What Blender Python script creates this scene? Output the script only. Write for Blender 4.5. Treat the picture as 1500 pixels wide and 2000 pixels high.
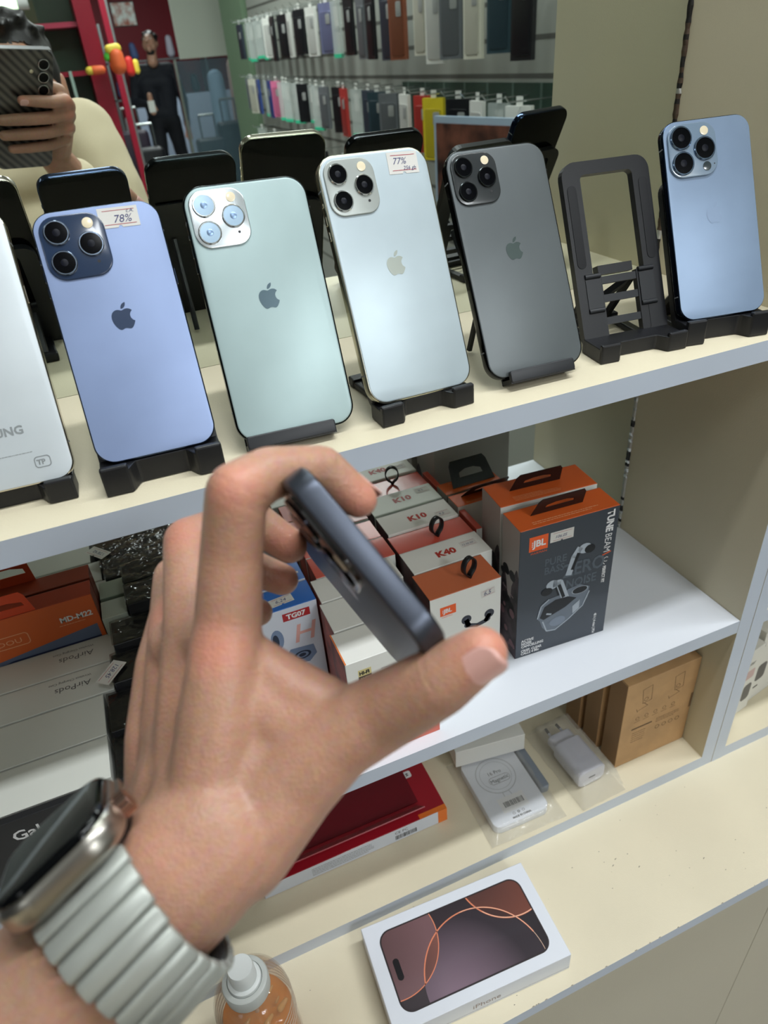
import bpy, bmesh, math, random
from mathutils import Matrix, Vector, noise
random.seed(7)
PI=math.pi
SC=bpy.context.scene; COL=SC.collection
for o in list(bpy.data.objects): bpy.data.objects.remove(o)

# ------------------------------------------------------------ camera (the photographer's phone lens)
FPX=1354.92
CAMR=((0.9206932889650917,-0.3831872338258865,-0.07410405850901557),
      (-0.27025878532200753,-0.4889643529386526,-0.8293817278621214),
      (0.2815742470662317,0.7836334636730047,-0.5537459146584601))   # rows: right, down, forward
CAM=Vector((0,-.57,1.55))
R0,R1,R2=[Vector(r) for r in CAMR]
def camloc(x,y,z): return CAM+R0*x+R1*y+R2*z        # metres right / down / forward of the lens
def at(u,v,z): return camloc((u-750)/FPX*z,(v-1000)/FPX*z,z)
cd=bpy.data.cameras.new('camera'); cam=bpy.data.objects.new('camera',cd); COL.objects.link(cam)
cd.sensor_fit='VERTICAL'; cd.sensor_height=36; cd.lens=FPX/2000*36; cd.clip_start=.003; cd.clip_end=60
m=Matrix((R0,-R1,-R2)).transposed().to_4x4(); m.translation=CAM; cam.matrix_world=m
SC.camera=cam
cd.dof.use_dof=True; cd.dof.focus_distance=.52; cd.dof.aperture_fstop=cd.lens/2.3
# ------------------------------------------------------------ world, exposure
w=bpy.data.worlds.new('world'); SC.world=w; w.use_nodes=True
w.node_tree.nodes['Background'].inputs[0].default_value=(.86,.93,1,1)
w.node_tree.nodes['Background'].inputs[1].default_value=.05
SC.view_settings.view_transform='Standard'; SC.view_settings.look='None'
SC.view_settings.exposure=.03; SC.view_settings.gamma=1; SC.view_settings.use_curve_mapping=False
# ------------------------------------------------------------ shop ceiling lights and one added fill (area lamps; the fittings are built with the ceiling)
FLOOR=.12; CEIL=2.85
LAMPS=[(.75,-.47,1.7,.09,26),(.10,-1.27,.22,.34,4),(-1.5,-1.45,.6,.6,2),(.95,-2.45,.6,.6,27),(.3,-3.6,.6,.6,34),(-1.5,-3.6,.6,.6,8),(1.2,-6.6,.6,.6,34),(-.6,-6.6,.6,.6,24),(1.2,-9.6,.6,.6,34)]  # fourth: unseen added fill, placed to light the packs and spare the divider
for (x,y,sx,sy,e) in LAMPS:
    l=bpy.data.lights.new('ceiling_lamp','AREA'); l.shape='RECTANGLE'; l.size=sx; l.size_y=sy; l.energy=e; l.color=(.93,.97,1)
    o=bpy.data.objects.new('ceiling_lamp',l); COL.objects.link(o); o.location=(x,y,CEIL-.03)

# ------------------------------------------------------------ materials
def lin(c):
    f=lambda v:(v/255/12.92 if v/255<=.04045 else ((v/255+.055)/1.055)**2.4)
    return (f(c[0]),f(c[1]),f(c[2]),1)
MAT={}
def mat(name,c,rough=.5,metal=0,coat=0,bump=0,bscale=300,var=0,vscale=6,emit=0,trans=0,alpha=1,sss=0,ior=1.45,spec=.5,c2=None,bdist=.0004,detail=3):
    if name in MAT: return MAT[name]
    m=bpy.data.materials.new(name); m.use_nodes=True; nt=m.node_tree; b=nt.nodes['Principled BSDF']; N=nt.nodes.new; L=nt.links.new
    b.inputs['Base Color'].default_value=lin(c); b.inputs['Roughness'].default_value=rough; b.inputs['Metallic'].default_value=metal
    b.inputs['Coat Weight'].default_value=coat; b.inputs['Coat Roughness'].default_value=.08; b.inputs['IOR'].default_value=ior
    b.inputs['Specular IOR Level'].default_value=spec
    if trans: b.inputs['Transmission Weight'].default_value=trans
    if alpha<1: b.inputs['Alpha'].default_value=alpha
    if emit: b.inputs['Emission Color'].default_value=lin(c); b.inputs['Emission Strength'].default_value=emit
    if sss:
        b.inputs['Subsurface Weight'].default_value=sss; b.inputs['Subsurface Radius'].default_value=(1,.35,.2); b.inputs['Subsurface Scale'].default_value=.004
    tc=N('ShaderNodeTexCoord')
    if var or c2:
        n=N('ShaderNodeTexNoise'); n.inputs['Scale'].default_value=vscale; n.inputs['Detail'].default_value=detail; L(tc.outputs['Object'],n.inputs['Vector'])
        r=N('ShaderNodeValToRGB'); r.color_ramp.elements[0].position=.35; r.color_ramp.elements[1].position=.65
        a=c if c2 else tuple(max(0,v*(1-var)) for v in c); bb=c2 or tuple(min(255,v*(1+var)) for v in c)
        r.color_ramp.elements[0].color=lin(a); r.color_ramp.elements[1].color=lin(bb)
        L(n.outputs['Fac'],r.inputs[0]); L(r.outputs[0],b.inputs['Base Color'])
    if bump:
        n=N('ShaderNodeTexNoise'); n.inputs['Scale'].default_value=bscale; n.inputs['Detail'].default_value=2; L(tc.outputs['Object'],n.inputs['Vector'])
        bp=N('ShaderNodeBump'); bp.inputs['Strength'].default_value=bump; bp.inputs['Distance'].default_value=bdist
        L(n.outputs['Fac'],bp.inputs['Height']); L(bp.outputs[0],b.inputs['Normal'])
    MAT[name]=m; return m
cream=lambda: mat('cream_laminate',(221,211,184),.42,bump=.5,bscale=900,var=.02,bdist=.0003)
edge=lambda: mat('grey_edge_banding',(194,203,216),.4,var=.02)
white_lam=lambda: mat('white_laminate',(222,226,233),.35,bump=.25,bscale=900,bdist=.0002)
blackp=lambda: mat('black_plastic',(20,21,25),.42,bump=.15,bscale=1500,bdist=.0001)
white=lambda: mat('white_card',(226,226,220),.45)
ink=lambda: mat('black_ink',(30,30,32),.5)
inkw=lambda: mat('white_ink',(232,232,232),.5)
inkred=lambda: mat('red_ink',(176,52,40),.5)
pen=lambda: mat('pen_ink',(60,62,110),.5)
labelm=lambda: mat('price_label_paper',(214,212,206),.6)
orange=lambda: mat('orange_card',(224,102,44),.4,coat=.2)
red=lambda: mat('salmon_red_card',(206,84,66),.4,coat=.2)

# ------------------------------------------------------------ mesh helpers
def mesh_obj(name,verts,faces,m=None,parent=None,smooth=False,mi=None,auto=0):
    me=bpy.data.meshes.new(name); me.from_pydata([tuple(v) for v in verts],[],faces)
    ms=m if isinstance(m,(list,tuple)) else [m]
    for k in ms:
        if k: me.materials.append(k)
    if mi:
        for p,k in zip(me.polygons,mi): p.material_index=k
    bm=bmesh.new(); bm.from_mesh(me); bmesh.ops.recalc_face_normals(bm,faces=bm.faces); bm.to_mesh(me); bm.free()
    if smooth:
        me.polygons.foreach_set('use_smooth',[True]*len(me.polygons))
        if auto: me.set_sharp_from_angle(angle=auto)
    o=bpy.data.objects.new(name,me); COL.objects.link(o)
    if parent: o.parent=parent
    return o
def flatmesh(name,verts,faces,m,parent=None):      # faces kept with the winding given (decals)
    me=bpy.data.meshes.new(name); me.from_pydata([tuple(v) for v in verts],[],faces); me.materials.append(m)
    o=bpy.data.objects.new(name,me); COL.objects.link(o)
    if parent: o.parent=parent
    return o
def thing(name,label,cat,loc=(0,0,0),rz=0,group=None,mw=None):
    o=bpy.data.objects.new(name,None); COL.objects.link(o); o.empty_display_size=.02
    if mw is not None: o.matrix_world=mw
    else: o.location=loc; o.rotation_euler=(0,0,rz)
    o['label']=label; o['category']=cat
    if group: o['group']=group
    return o
def tag(o,label,cat,group=None):
    o['label']=label; o['category']=cat
    if group: o['group']=group
    return o
def struct(o): o['kind']='structure'; return o
class MB:
    def __init__(s): s.v=[]; s.f=[]; s.mi=[]
    def add(s,v,f,k=0):
        n=len(s.v); s.v+=[Vector(p) for p in v]; s.f+=[tuple(i+n for i in q) for q in f]; s.mi+=[k]*len(f)
    def box(s,a,b,k=0,M=None):
        x0,y0,z0=a; x1,y1,z1=b
        v=[Vector(p) for p in [(x0,y0,z0),(x1,y0,z0),(x1,y1,z0),(x0,y1,z0),(x0,y0,z1),(x1,y0,z1),(x1,y1,z1),(x0,y1,z1)]]
        if M: v=[M@p for p in v]
        s.add(v,[(0,3,2,1),(4,5,6,7),(0,1,5,4),(1,2,6,5),(2,3,7,6),(3,0,4,7)],k)
    def tube(s,a,b,ra,rb=None,n=12,k=0,cap=True):
        a=Vector(a);b=Vector(b); rb=ra if rb is None else rb; d=(b-a).normalized(); u=d.orthogonal().normalized(); w_=d.cross(u)
        v=[a+(u*math.cos(t)+w_*math.sin(t))*ra for t in [2*PI*i/n for i in range(n)]]+[b+(u*math.cos(t)+w_*math.sin(t))*rb for t in [2*PI*i/n for i in range(n)]]
        f=[(i,(i+1)%n,(i+1)%n+n,i+n) for i in range(n)]
        if cap: f+=[tuple(range(n))[::-1],tuple(range(n,2*n))]
        s.add(v,f,k)
    def lathe(s,prof,M=None,n=24,k=0,cap=True):      # prof: (radius, height) up z
        v=[];f=[]
        for r,h in prof:
            for i in range(n): v.append(Vector((r*math.cos(2*PI*i/n),r*math.sin(2*PI*i/n),h)))
        for j in range(len(prof)-1):
            for i in range(n): f.append((j*n+i,j*n+(i+1)%n,(j+1)*n+(i+1)%n,(j+1)*n+i))
        if cap: f.append(tuple(range(n))[::-1]); f.append(tuple(range((len(prof)-1)*n,len(prof)*n)))
        if M: v=[M@p for p in v]
        s.add(v,f,k)
    def caps(s,a,b,ra,rb,n=14,m=5):      # tapered capsule
        a=Vector(a);b=Vector(b); d=(b-a); L=d.length
        if L<1e-6: d=Vector((0,0,1));L=1e-6
        d=d/L if L else d; u=d.orthogonal().normalized(); w_=d.cross(u); rings=[]
        for j in range(m+1):
            t=-PI/2+PI/2*j/m; rings.append((a+d*ra*math.sin(t),ra*math.cos(t)))
        for j in range(m+1):
            t=PI/2*j/m; rings.append((b+d*rb*math.sin(t),rb*math.cos(t)))
        v=[];f=[]
        for c,r in rings:
            r=max(r,1e-5)
            for i in range(n): v.append(c+(u*math.cos(2*PI*i/n)+w_*math.sin(2*PI*i/n))*r)
        for j in range(len(rings)-1):
            for i in range(n): f.append((j*n+i,j*n+(i+1)%n,(j+1)*n+(i+1)%n,(j+1)*n+i))
        f.append(tuple(range(n))[::-1]); f.append(tuple(range((len(rings)-1)*n,len(rings)*n)))
        s.add(v,f)
    def ell(s,c,rx,ry,rz,M=None,n=20,m=12):
        v=[];f=[]
        for j in range(1,m):
            t=PI*j/m
            for i in range(n): v.append(Vector((rx*math.sin(t)*math.cos(2*PI*i/n),ry*math.sin(t)*math.sin(2*PI*i/n),rz*math.cos(t))))
        v+= [Vector((0,0,rz)),Vector((0,0,-rz))]; T=len(v)-2
        for j in range(m-2):
            for i in range(n): f.append((j*n+i,(j+1)*n+i,(j+1)*n+(i+1)%n,j*n+(i+1)%n))
        for i in range(n): f.append((T,i,(i+1)%n)); f.append((T+1,(m-2)*n+(i+1)%n,(m-2)*n+i))
        c=Vector(c); v=[(M@p if M else p)+c for p in v]; s.add(v,f)
    def build(s,name,m,parent=None,smooth=False,auto=0): return mesh_obj(name,s.v,s.f,m,parent,smooth,s.mi,auto)
def rrect(w,h,r,n=8,cx=0,cy=0):
    pts=[]
    for (x,y,a) in ((w/2-r,h/2-r,0),(-w/2+r,h/2-r,PI/2),(-w/2+r,-h/2+r,PI),(w/2-r,-h/2+r,3*PI/2)):
        for i in range(n+1): t=a+PI/2*i/n; pts.append((cx+x+r*math.cos(t),cy+y+r*math.sin(t)))
    return pts
def circ(x,y,r,n=24,ry=None): return [(x+r*math.cos(2*PI*i/n),y+(ry or r)*math.sin(2*PI*i/n)) for i in range(n)]
def slab(mb,w,h,r,y0,y1,b0=0,b1=0,cx=0,cz=0,n=8,k=0,nb=4):
    """rounded slab in XZ, from y0 (viewer side) to y1, bevels b0/b1 on each face"""
    loops=[]
    if b0:
        for j in range(nb+1): t=PI/2*j/nb; loops.append((b0*(1-math.sin(t)),y0+b0*(1-math.cos(t))))
    else: loops.append((0,y0))
    if b1:
        for j in range(nb+1): t=PI/2*j/nb; loops.append((b1*(1-math.cos(t)),y1-b1*(1-math.sin(t))))
    else: loops.append((0,y1))
    v=[];f=[];N=0
    for ins,y in loops:
        p=rrect(w-2*ins,h-2*ins,max(r-ins,.0002),n,cx,cz); N=len(p); v+=[(a,y,b) for a,b in p]
    for j in range(len(loops)-1):
        for i in range(N): f.append((j*N+i,j*N+(i+1)%N,(j+1)*N+(i+1)%N,(j+1)*N+i))
    f.append(tuple(range(N))); f.append(tuple(range((len(loops)-1)*N,len(loops)*N)))
    mb.add(v,f,k)
# flat print: polygons drawn in (u right, v up) of a face frame
def frame(o,u,n):   # origin, u direction, outward normal
    u=Vector(u).normalized(); n=Vector(n).normalized(); v=n.cross(u)
    m=Matrix((u,v,n)).transposed().to_4x4(); m.translation=Vector(o); return m
def polys(name,ps,m,F,parent,e=.00012,t=0):
    v=[];f=[]
    for p in ps:
        n=len(v); v+=[F@Vector((a,b,e)) for a,b in p]; f.append(tuple(range(n,n+len(p))))
    return flatmesh(name,v,f,m,parent)
def ring(u,v,r1,r2,n=32,a0=0,a1=2*PI,ry=1):
    q=[]
    for i in range(n):
        s=a0+(a1-a0)*i/n; t=a0+(a1-a0)*(i+1)/n
        q.append([(u+r1*math.cos(s),v+r1*ry*math.sin(s)),(u+r2*math.cos(s),v+r2*ry*math.sin(s)),(u+r2*math.cos(t),v+r2*ry*math.sin(t)),(u+r1*math.cos(t),v+r1*ry*math.sin(t))])
    return q
def stroke(pts,w):
    q=[]
    for (x0,y0),(x1,y1) in zip(pts,pts[1:]):
        d=math.hypot(x1-x0,y1-y0) or 1; nx,ny=-(y1-y0)/d*w/2,(x1-x0)/d*w/2; ex,ey=(x1-x0)/d*w*.2,(y1-y0)/d*w*.2
        q.append([(x0-nx-ex,y0-ny-ey),(x1-nx+ex,y1-ny+ey),(x1+nx+ex,y1+ny+ey),(x0+nx-ex,y0+ny-ey)])
    return q
def rect(u0,v0,u1,v1): return [(u0,v0),(u1,v0),(u1,v1),(u0,v1)]
def words(s,size,u,v,F,m,parent,rot=0,bold=0,sx=1,align='LEFT',name='lettering',e=.00016,shear=0,sp=1):
    c=bpy.data.curves.new('t','FONT'); c.body=s; c.size=size; c.align_x=align; c.offset=bold*size; c.shear=shear; c.space_character=sp; c.resolution_u=2; c.space_line=.85
    o=bpy.data.objects.new('t',c); me=bpy.data.meshes.new_from_object(o); bpy.data.objects.remove(o)
    T=F@Matrix.Translation((u,v,e))@Matrix.Rotation(rot,4,'Z')@Matrix.Diagonal((sx,1,1,1)); me.transform(T)
    me.materials.clear(); me.materials.append(m)
    p=bpy.data.objects.new(name,me); COL.objects.link(p)
    if parent: p.parent=parent
    return p
def scribble(s,size,u,v,F,m,parent,rot=0,**k): return words(s,size,u,v,F,m,parent,rot,shear=.25,name='handwriting',**k)
def fineprint(u,v,w,lines,F,m,parent,h=.0006,gap=.0014,name='small_print',seed=1):
    rr=random.Random(seed); ps=[]
    for j in range(lines):
        x=u; end=u+w*(rr.uniform(.75,1) if j==lines-1 else rr.uniform(.93,1))
        while x<end:
            l=rr.uniform(.6,2.4)*h*2.2; l=min(l,end-x); ps.append(rect(x,v-j*gap,x+l,v-j*gap+h)); x+=l+h*.7
    return polys(name,ps,m,F,parent)
def apple_polys(cx,cy,size):
    """fruit emblem outline; size = height"""
    def cub(p0,c1,c2,p3,n=8): return [tuple((1-t)**3*p0[k]+3*(1-t)**2*t*c1[k]+3*(1-t)*t*t*c2[k]+t**3*p3[k] for k in (0,1)) for t in [i/n for i in range(1,n+1)]]
    def run(st,segs):
        p=st; out=[p]
        for s in segs:
            c1=(p[0]+s[0],p[1]+s[1]); c2=(p[0]+s[2],p[1]+s[3]); e=(p[0]+s[4],p[1]+s[5]); out+=cub(p,c1,c2,e); p=e
        return out
    body=run((12.152,6.896),[(-.948,0,-2.415,-1.078,-3.96,-1.04),(-2.04,.027,-3.91,1.183,-4.961,3.014),(-2.117,3.675,-.546,9.103,1.519,12.09),(1.013,1.454,2.208,3.09,3.792,3.039),(1.52,-.065,2.09,-.987,3.935,-.987),(1.831,0,2.35,.987,3.96,.948),(1.637,-.026,2.676,-1.48,3.676,-2.948),(1.156,-1.688,1.636,-3.325,1.662,-3.415),(-.039,-.013,-3.182,-1.221,-3.22,-4.857),(-.026,-3.04,2.48,-4.494,2.597,-4.559),(-1.429,-2.09,-3.623,-2.324,-4.39,-2.376),(-2,-.156,-3.675,1.09,-4.61,1.09)])[:-1]
    leaf=run((15.53,3.83),[(.843,-1.012,1.4,-2.427,1.245,-3.83),(-1.207,.052,-2.662,.805,-3.532,1.818),(-.78,.896,-1.454,2.338,-1.273,3.714),(1.338,.104,2.715,-.688,3.559,-1.701)])[:-1]
    s=size/24
    return [[(cx+(x-12)*s,cy-(y-12)*s) for x,y in q] for q in (body,leaf)]

# ------------------------------------------------------------ the shelving (setting)
Z1,Z1b,Z2,Z2b,Z3,Z4=1.3404,1.3226,1.0222,1.0049,.7950,.7752
XD=.5208; YF=-.1971; YC=-.3351; XL=-.75
def board(name,a,b,mt,me_,front=True):
    """board whose wide faces take mt and whose front edge (viewer side) takes me_"""
    x0,y0,z0=a;x1,y1,z1=b; mb=MB(); mb.box(a,b)
    mb.mi=[0,0,1,0,0,0]
    return struct(mb.build(name,[mt,me_]))
board('trim_1',(XL,YF,Z1b),(XD,0,Z1),cream(),edge())                       # top shelf
board('trim_2',(XL,YF,Z2b),(XD-.0004,0,Z2),white_lam(),edge())            # middle shelf
board('trim_3',(XL,YF,Z4),(XD,0,Z3),cream(),edge())                        # bottom board
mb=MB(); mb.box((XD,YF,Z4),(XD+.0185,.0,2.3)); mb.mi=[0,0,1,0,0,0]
divm=mat('shaded_cream_laminate',(204,195,168),.5,bump=.5,bscale=900,bdist=.0003); struct(mb.build('wall_divider_left',[divm,edge()]))  # cream laminate darkened: shade on the upright side put into its colour
mb=MB(); mb.box((XD+.0190,YF-.0003,Z4),(XD+.0365,.0,2.3)); mb.mi=[0,0,1,0,0,0]
struct(mb.build('wall_divider_right',[cream(),edge()]))
board('trim_4',(XD+.0368,YF,Z4),(1.5,0,Z3),cream(),edge())
board('trim_5',(XD+.0368,YF,Z2b),(1.5,0,Z2),cream(),edge())
board('trim_6',(XD+.0368,YF,Z1b),(1.5,0,Z1),cream(),edge())
board('trim_7',(XL-.2,YC,Z4-.018),(1.5,.0,Z4),mat('counter_laminate',(222,212,186),.42,bump=.4,bscale=900,var=.02,bdist=.0003),edge())   # counter
mb=MB(); mb.box((XL-.2,-.327,FLOOR),(.5285,-.311,Z4-.018)); struct(mb.build('wall_counter_front',mat('counter_panel',(196,188,166),.5,bump=.4,bscale=900)))
mb=MB(); mb.box((.5295,-.327,FLOOR),(1.5,-.311,Z4-.018)); struct(mb.build('wall_counter_front_right',mat('counter_panel',(196,188,166))))
mb=MB(); mb.box((XL-.2,.012,FLOOR),(1.6,.03,2.6)); struct(mb.build('wall_back',cream()))
# mirror behind the shelves
mirror=mat('mirror_silver',(224,231,225),.0,metal=1)
mb=MB(); mb.box((XL-.1,.0005,Z3-.01),(XD+.004,.005,2.3)); struct(mb.build('wall_mirror',mirror))
mb=MB(); mb.box((XD+.037,.0005,Z3-.01),(1.5,.005,2.3)); struct(mb.build('wall_mirror_right',mirror))
# chipped silver strip where the mirror meets the divider
def chipped(z0,z1):
    mb=MB(); n=int((z1-z0)/.004); rr=random.Random(int(z0*100)); v=[];f=[];mi=[]
    for i in range(n+1):
        z=z0+(z1-z0)*i/n; a=.0016+.0012*rr.random(); b=.0012+.001*rr.random()
        v+=[(XD-.0002,-a-.0002,z),(XD-b,-a*.7,z),(XD-b*.9,.0004,z),(XD-.0002,.0004,z)]
    for i in range(n):
        k=rr.choice([0,0,1,2]) if z0<1.3 else rr.choice([0,0,0,1,2,2])
        for j in range(3): f.append((4*i+j,4*i+j+1,4*i+j+5,4*i+j+4)); mi.append(k)
    return v,f,mi
for i,(a,b) in enumerate(((Z1+.0005,2.29),(Z2+.0005,Z1b-.0005),(Z3+.0005,Z2b-.0005))):
    v,f,mi=chipped(a,b)
    cm=[mat('chip_dark',(34,32,30),.5),mat('chip_white',(190,190,184),.4),mat('chip_brown',(88,70,56),.5)]
    if i: cm=[mat('chip_white',(190,190,184)),mat('chip_dark',(34,32,30)),mat('chip_silver',(206,208,206),.25,metal=.6)]
    struct(mesh_obj('trim_%d'%(8+i),v,f,cm,None,False,mi))
# screw hole in the divider, wear specks on the counter
o=polys('trim_11',[circ(0,0,.0032,12,.0024),circ(.0,0,.0019,10)],mat('hole_dark',(70,52,38),.7),frame((XD,-.128,.845),(0,-1,0),(-1,0,0)),None,e=.0002); struct(o)
rr=random.Random(3); ps=[]
for i in range(60):
    x=rr.uniform(-.05,.7);y=rr.uniform(YC+.005,YF-.004);s=rr.uniform(.0003,.0008);ps.append(circ(x,y,s,6,s*.6))
for x,y in ((.345,-.255),(.352,-.250),(.37,-.268),(.44,-.29)): ps.append([(x,y),(x+.002,y+.0004),(x+.0035,y+.0012),(x+.0016,y+.0013)])
for i in range(40):
    x=rr.uniform(-.1,.6); s=rr.uniform(.001,.004); ps.append([(x,YC+.0001),(x+s,YC+.0001),(x+s*.7,YC+.0008),(x+s*.3,YC+.0006)])
struct(polys('trim_12',ps,mat('speck',(120,112,98),.7),frame((0,0,Z4),(1,0,0),(0,0,1)),None))

# ------------------------------------------------------------ phones
def glossy(name,c,rough=.3,**k): return mat(name,c,rough,**k)
LENS=mat('lens_glass',(6,7,10),.14,spec=.16); LENSIN=mat('lens_inner',(12,15,26),.4,spec=.2); SCREEN=mat('dark_screen',(3,4,6),.06,spec=.18)
FLASH=mat('flash_lens',(236,222,190),.3,coat=.5)
def phone(label,mw,w,h,t,r,back,rim,bump_m,bump,lens_ring,fr_bev=.0012,logo=None,glass_bev=0.0,lenses='apple3',lr=.0062,logo_m=None,group=None,raise_b=.0012,mic=True,buttons='right'):
    P=thing('smartphone',label,'smartphone',mw=mw,group=group)
    mb=MB(); slab(mb,w,h,r,.0003,t-.0003,fr_bev,fr_bev,0,h/2,n=10); mb.build('frame',rim,P,True,.9)
    mb=MB(); slab(mb,w-.0016,h-.0016,r-.0008,0,.0012,glass_bev or .0002,0,0,h/2,n=10); mb.build('back_glass',back,P,True,.7)
    mb=MB(); slab(mb,w-.0016,h-.0016,r-.0008,t-.0012,t,0,.0003,0,h/2,n=10); s=mb.build('screen',SCREEN,P,True,.7)
    # side buttons and antenna bands
    for sgn,zz in ((1,[(.69,.055)]),(-1,[(.70,.03),(.76,.03),(.82,.012)])):
        for zf,l in zz:
            mb=MB(); x=sgn*w/2; ll=l*h*1.1; mb.box((x-.0003 if sgn>0 else x-.0005,t*.32,zf*h-ll/2),(x+.0005 if sgn>0 else x+.0003,t*.66,zf*h+ll/2)); mb.build('button',rim,P)
    for sgn in (-1,1):
        for zz in (.13*h,.87*h): band=MB(); band.box((sgn*w/2-.0001,.0012,zz),(sgn*w/2+.0001,t-.0012,zz+.0009)); band.build('antenna_band',mat('antenna_band',(120,124,128),.5),P)
    Fb=frame((0,0,0),(1,0,0),(0,-1,0))
    if lenses=='apple3':
        bx=-w/2+.0032+bump/2; bz=h-.0032-bump/2
        mb=MB(); slab(mb,bump,bump,bump*.27,-raise_b,.0002,.0007,0,bx,bz,n=8); pl=mb.build('camera_plate',bump_m,P,True,.8)
        L=[(bx-bump*.235,bz+bump*.235),(bx-bump*.235,bz-bump*.235),(bx+bump*.235,bz)]
        for (x,z) in L:
            M=Matrix.Translation((x,-raise_b,z))@Matrix.Rotation(PI/2,4,'X')
            mb=MB(); mb.lathe([(lr*1.13,-.0001),(lr*1.13,.0009),(lr*1.06,.0013),(lr*.98,.0013),(lr*.97,.0009)],M,32); e=mb.build('lens_ring',lens_ring,P,True,.6)
            mb=MB(); mb.lathe([(lr*.97,.0008),(lr*.97,.0011),(lr*.6,.00115),(.0001,.00116)],M,32); g=mb.build('lens',LENS,P,True,.5)
            mb=MB(); mb.lathe([(lr*.34,.00116),(lr*.3,.00126),(.0001,.0013)],M,20); mb.build('lens_element',LENSIN,g,True,.5)
        mb=MB(); mb.lathe([(bump*.085,0),(bump*.085,.0003),(bump*.07,.0004)],Matrix.Translation((bx+bump*.26,-raise_b,bz+bump*.33))@Matrix.Rotation(PI/2,4,'X'),20); mb.build('flash',FLASH,P,True,.5)
        if mic=='lidar':
            mb=MB(); mb.lathe([(bump*.085,0),(bump*.085,.0003),(bump*.07,.0004)],Matrix.Translation((bx+bump*.26,-raise_b,bz-bump*.33))@Matrix.Rotation(PI/2,4,'X'),20); mb.build('depth_sensor',mat('depth_sensor',(52,62,66),.15,coat=.5),P,True,.5)
        polys('microphone_hole',[circ(bx+bump*(.28 if mic!='lidar' else .42),bz-bump*(.28 if mic!='lidar' else .3),.0009 if mic!='lidar' else .0005,12)],ink(),frame((0,-raise_b,0),(1,0,0),(0,-1,0)),P)
    if logo: polys('fruit_emblem',apple_polys(0,h*logo,.0155),logo_m,Fb,P,e=.00015)
    return P,Fb
def MW(loc,A):
    m=Matrix(A).to_4x4(); m.translation=Vector(loc); return m
A_b12=((0.9996,0.0245,0.0161),(-0.0292,0.885,0.4648),(-0.0028,-0.465,0.8853))
A_gr=((0.9991,0.0308,0.0287),(-0.0404,0.8933,0.4477),(-0.0119,-0.4485,0.8937))
A_si=((0.9987,-0.0516,-0.0006),(0.047,0.906,0.4207),(-0.0211,-0.4202,0.9072))
A_ga=((0.9997,0.0207,0.0162),(-0.0259,0.8838,0.4671),(-0.0047,-0.4674,0.884))
A_b13=((0.9797,0.1862,0.0744),(-0.2,0.8782,0.4345),(0.0156,-0.4405,0.8976))
MW_b12=MW((.0032,-.1723,1.3573),A_b12); MW_gr=MW((.0903,-.1728,1.3481),A_gr); MW_si=MW((.1794,-.1730,1.3534),A_si)
MW_ga=MW((.2710,-.1717,1.3490),A_ga); MW_b13=MW((.4375,-.1733,1.3579),A_b13)
MW_sa=MW((-.0835,-.1640,1.3530),A_b12)
backm=lambda n,c,r=.38,**k: mat(n,c,r,metal=.25,var=.03,vscale=14,**k)
P,F=phone('blue-violet smartphone with a navy square camera plate and 78 percent price label',MW_b12,.0715,.1467,.0074,.0118,backm('pacific_blue_glass',(140,158,196)),mat('navy_steel',(58,70,92),.15,metal=1),mat('navy_plate',(34,52,80),.18,coat=1),.0360,mat('navy_ring',(120,132,150),.2,metal=1),logo=.565,logo_m=mat('navy_emblem',(52,66,92),.2,coat=.4),mic=True)
def price(P,F,u,v,w,h,txts,rot=0,e=.0002,paper=None,notch=True,name='price_label'):
    T=F@Matrix.Translation((u,v,0))@Matrix.Rotation(rot,4,'Z')
    pt=[(-w/2,-h/2)]
    if notch: pt+=[(-.0012,-h/2)]+[(.0012*math.cos(PI-PI*i/6),-h/2+.0012*math.sin(PI-PI*i/6)) for i in range(1,6)]+[(.0012,-h/2)]
    pt+=[(w/2,-h/2),(w/2,h/2),(-w/2,h/2)]
    o=polys(name,[pt],paper or labelm(),T,P,e=e)
    polys('red_rule',[rect(-w*.38,h*.33,w*.42,h*.36),rect(-w*.38,-h*.36,w*.42,-h*.33)],mat('label_rule_red',(170,70,80),.6),T,o,e=e+.0001)
    for s,size,a,b in txts: scribble(s,size,a,b,T,pen(),o,e=e+.00012)
    return o
price(P,F,.0125,.1385,.0225,.0115,[('78%',.0062,-.0035,-.003),('c.A.',.003,.0045,.0022)],-.02)
P,F=phone('pale green smartphone with a mirror-bright camera plate on a folded black bracket',MW_gr,.0778,.158,.0081,.0128,backm('midnight_green_glass',(158,178,178),.36),mat('dark_green_steel',(30,36,38),.2,metal=1),mat('mirror_plate',(226,234,238),.22,metal=1),.0345,mat('silver_ring',(220,224,224),.12,metal=1),logo=.555,logo_m=mat('green_emblem',(92,112,122),.2,metal=.4),glass_bev=.0011,lr=.0062)
for c in P.children_recursive:
    if c.name.startswith('lens') and not c.name.startswith('lens_ring'): c.data.materials.clear(); c.data.materials.append(mat('hazy_lens_glass',(150,172,190),.3,metal=.6) if 'element' not in c.name else mat('hazy_lens_core',(128,152,182),.3,metal=.6))
P,F=phone('silver smartphone with a pale camera plate and a 77 percent price label',MW_si,.0778,.158,.0081,.0128,backm('silver_glass',(178,192,198),.36),mat('champagne_steel',(176,174,156),.2,metal=1),mat('silver_plate',(164,170,166),.3,metal=.2),.0345,mat('silver_ring',(220,224,224)),logo=.555,logo_m=mat('silver_emblem',(150,156,148),.3,metal=.4),glass_bev=.0011,lr=.0058)
price(P,F,.0205,.1485,.0215,.0135,[('77%',.0058,-.0075,-.0008),('256 gb',.0034,-.0005,-.0045)],-.03)
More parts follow.
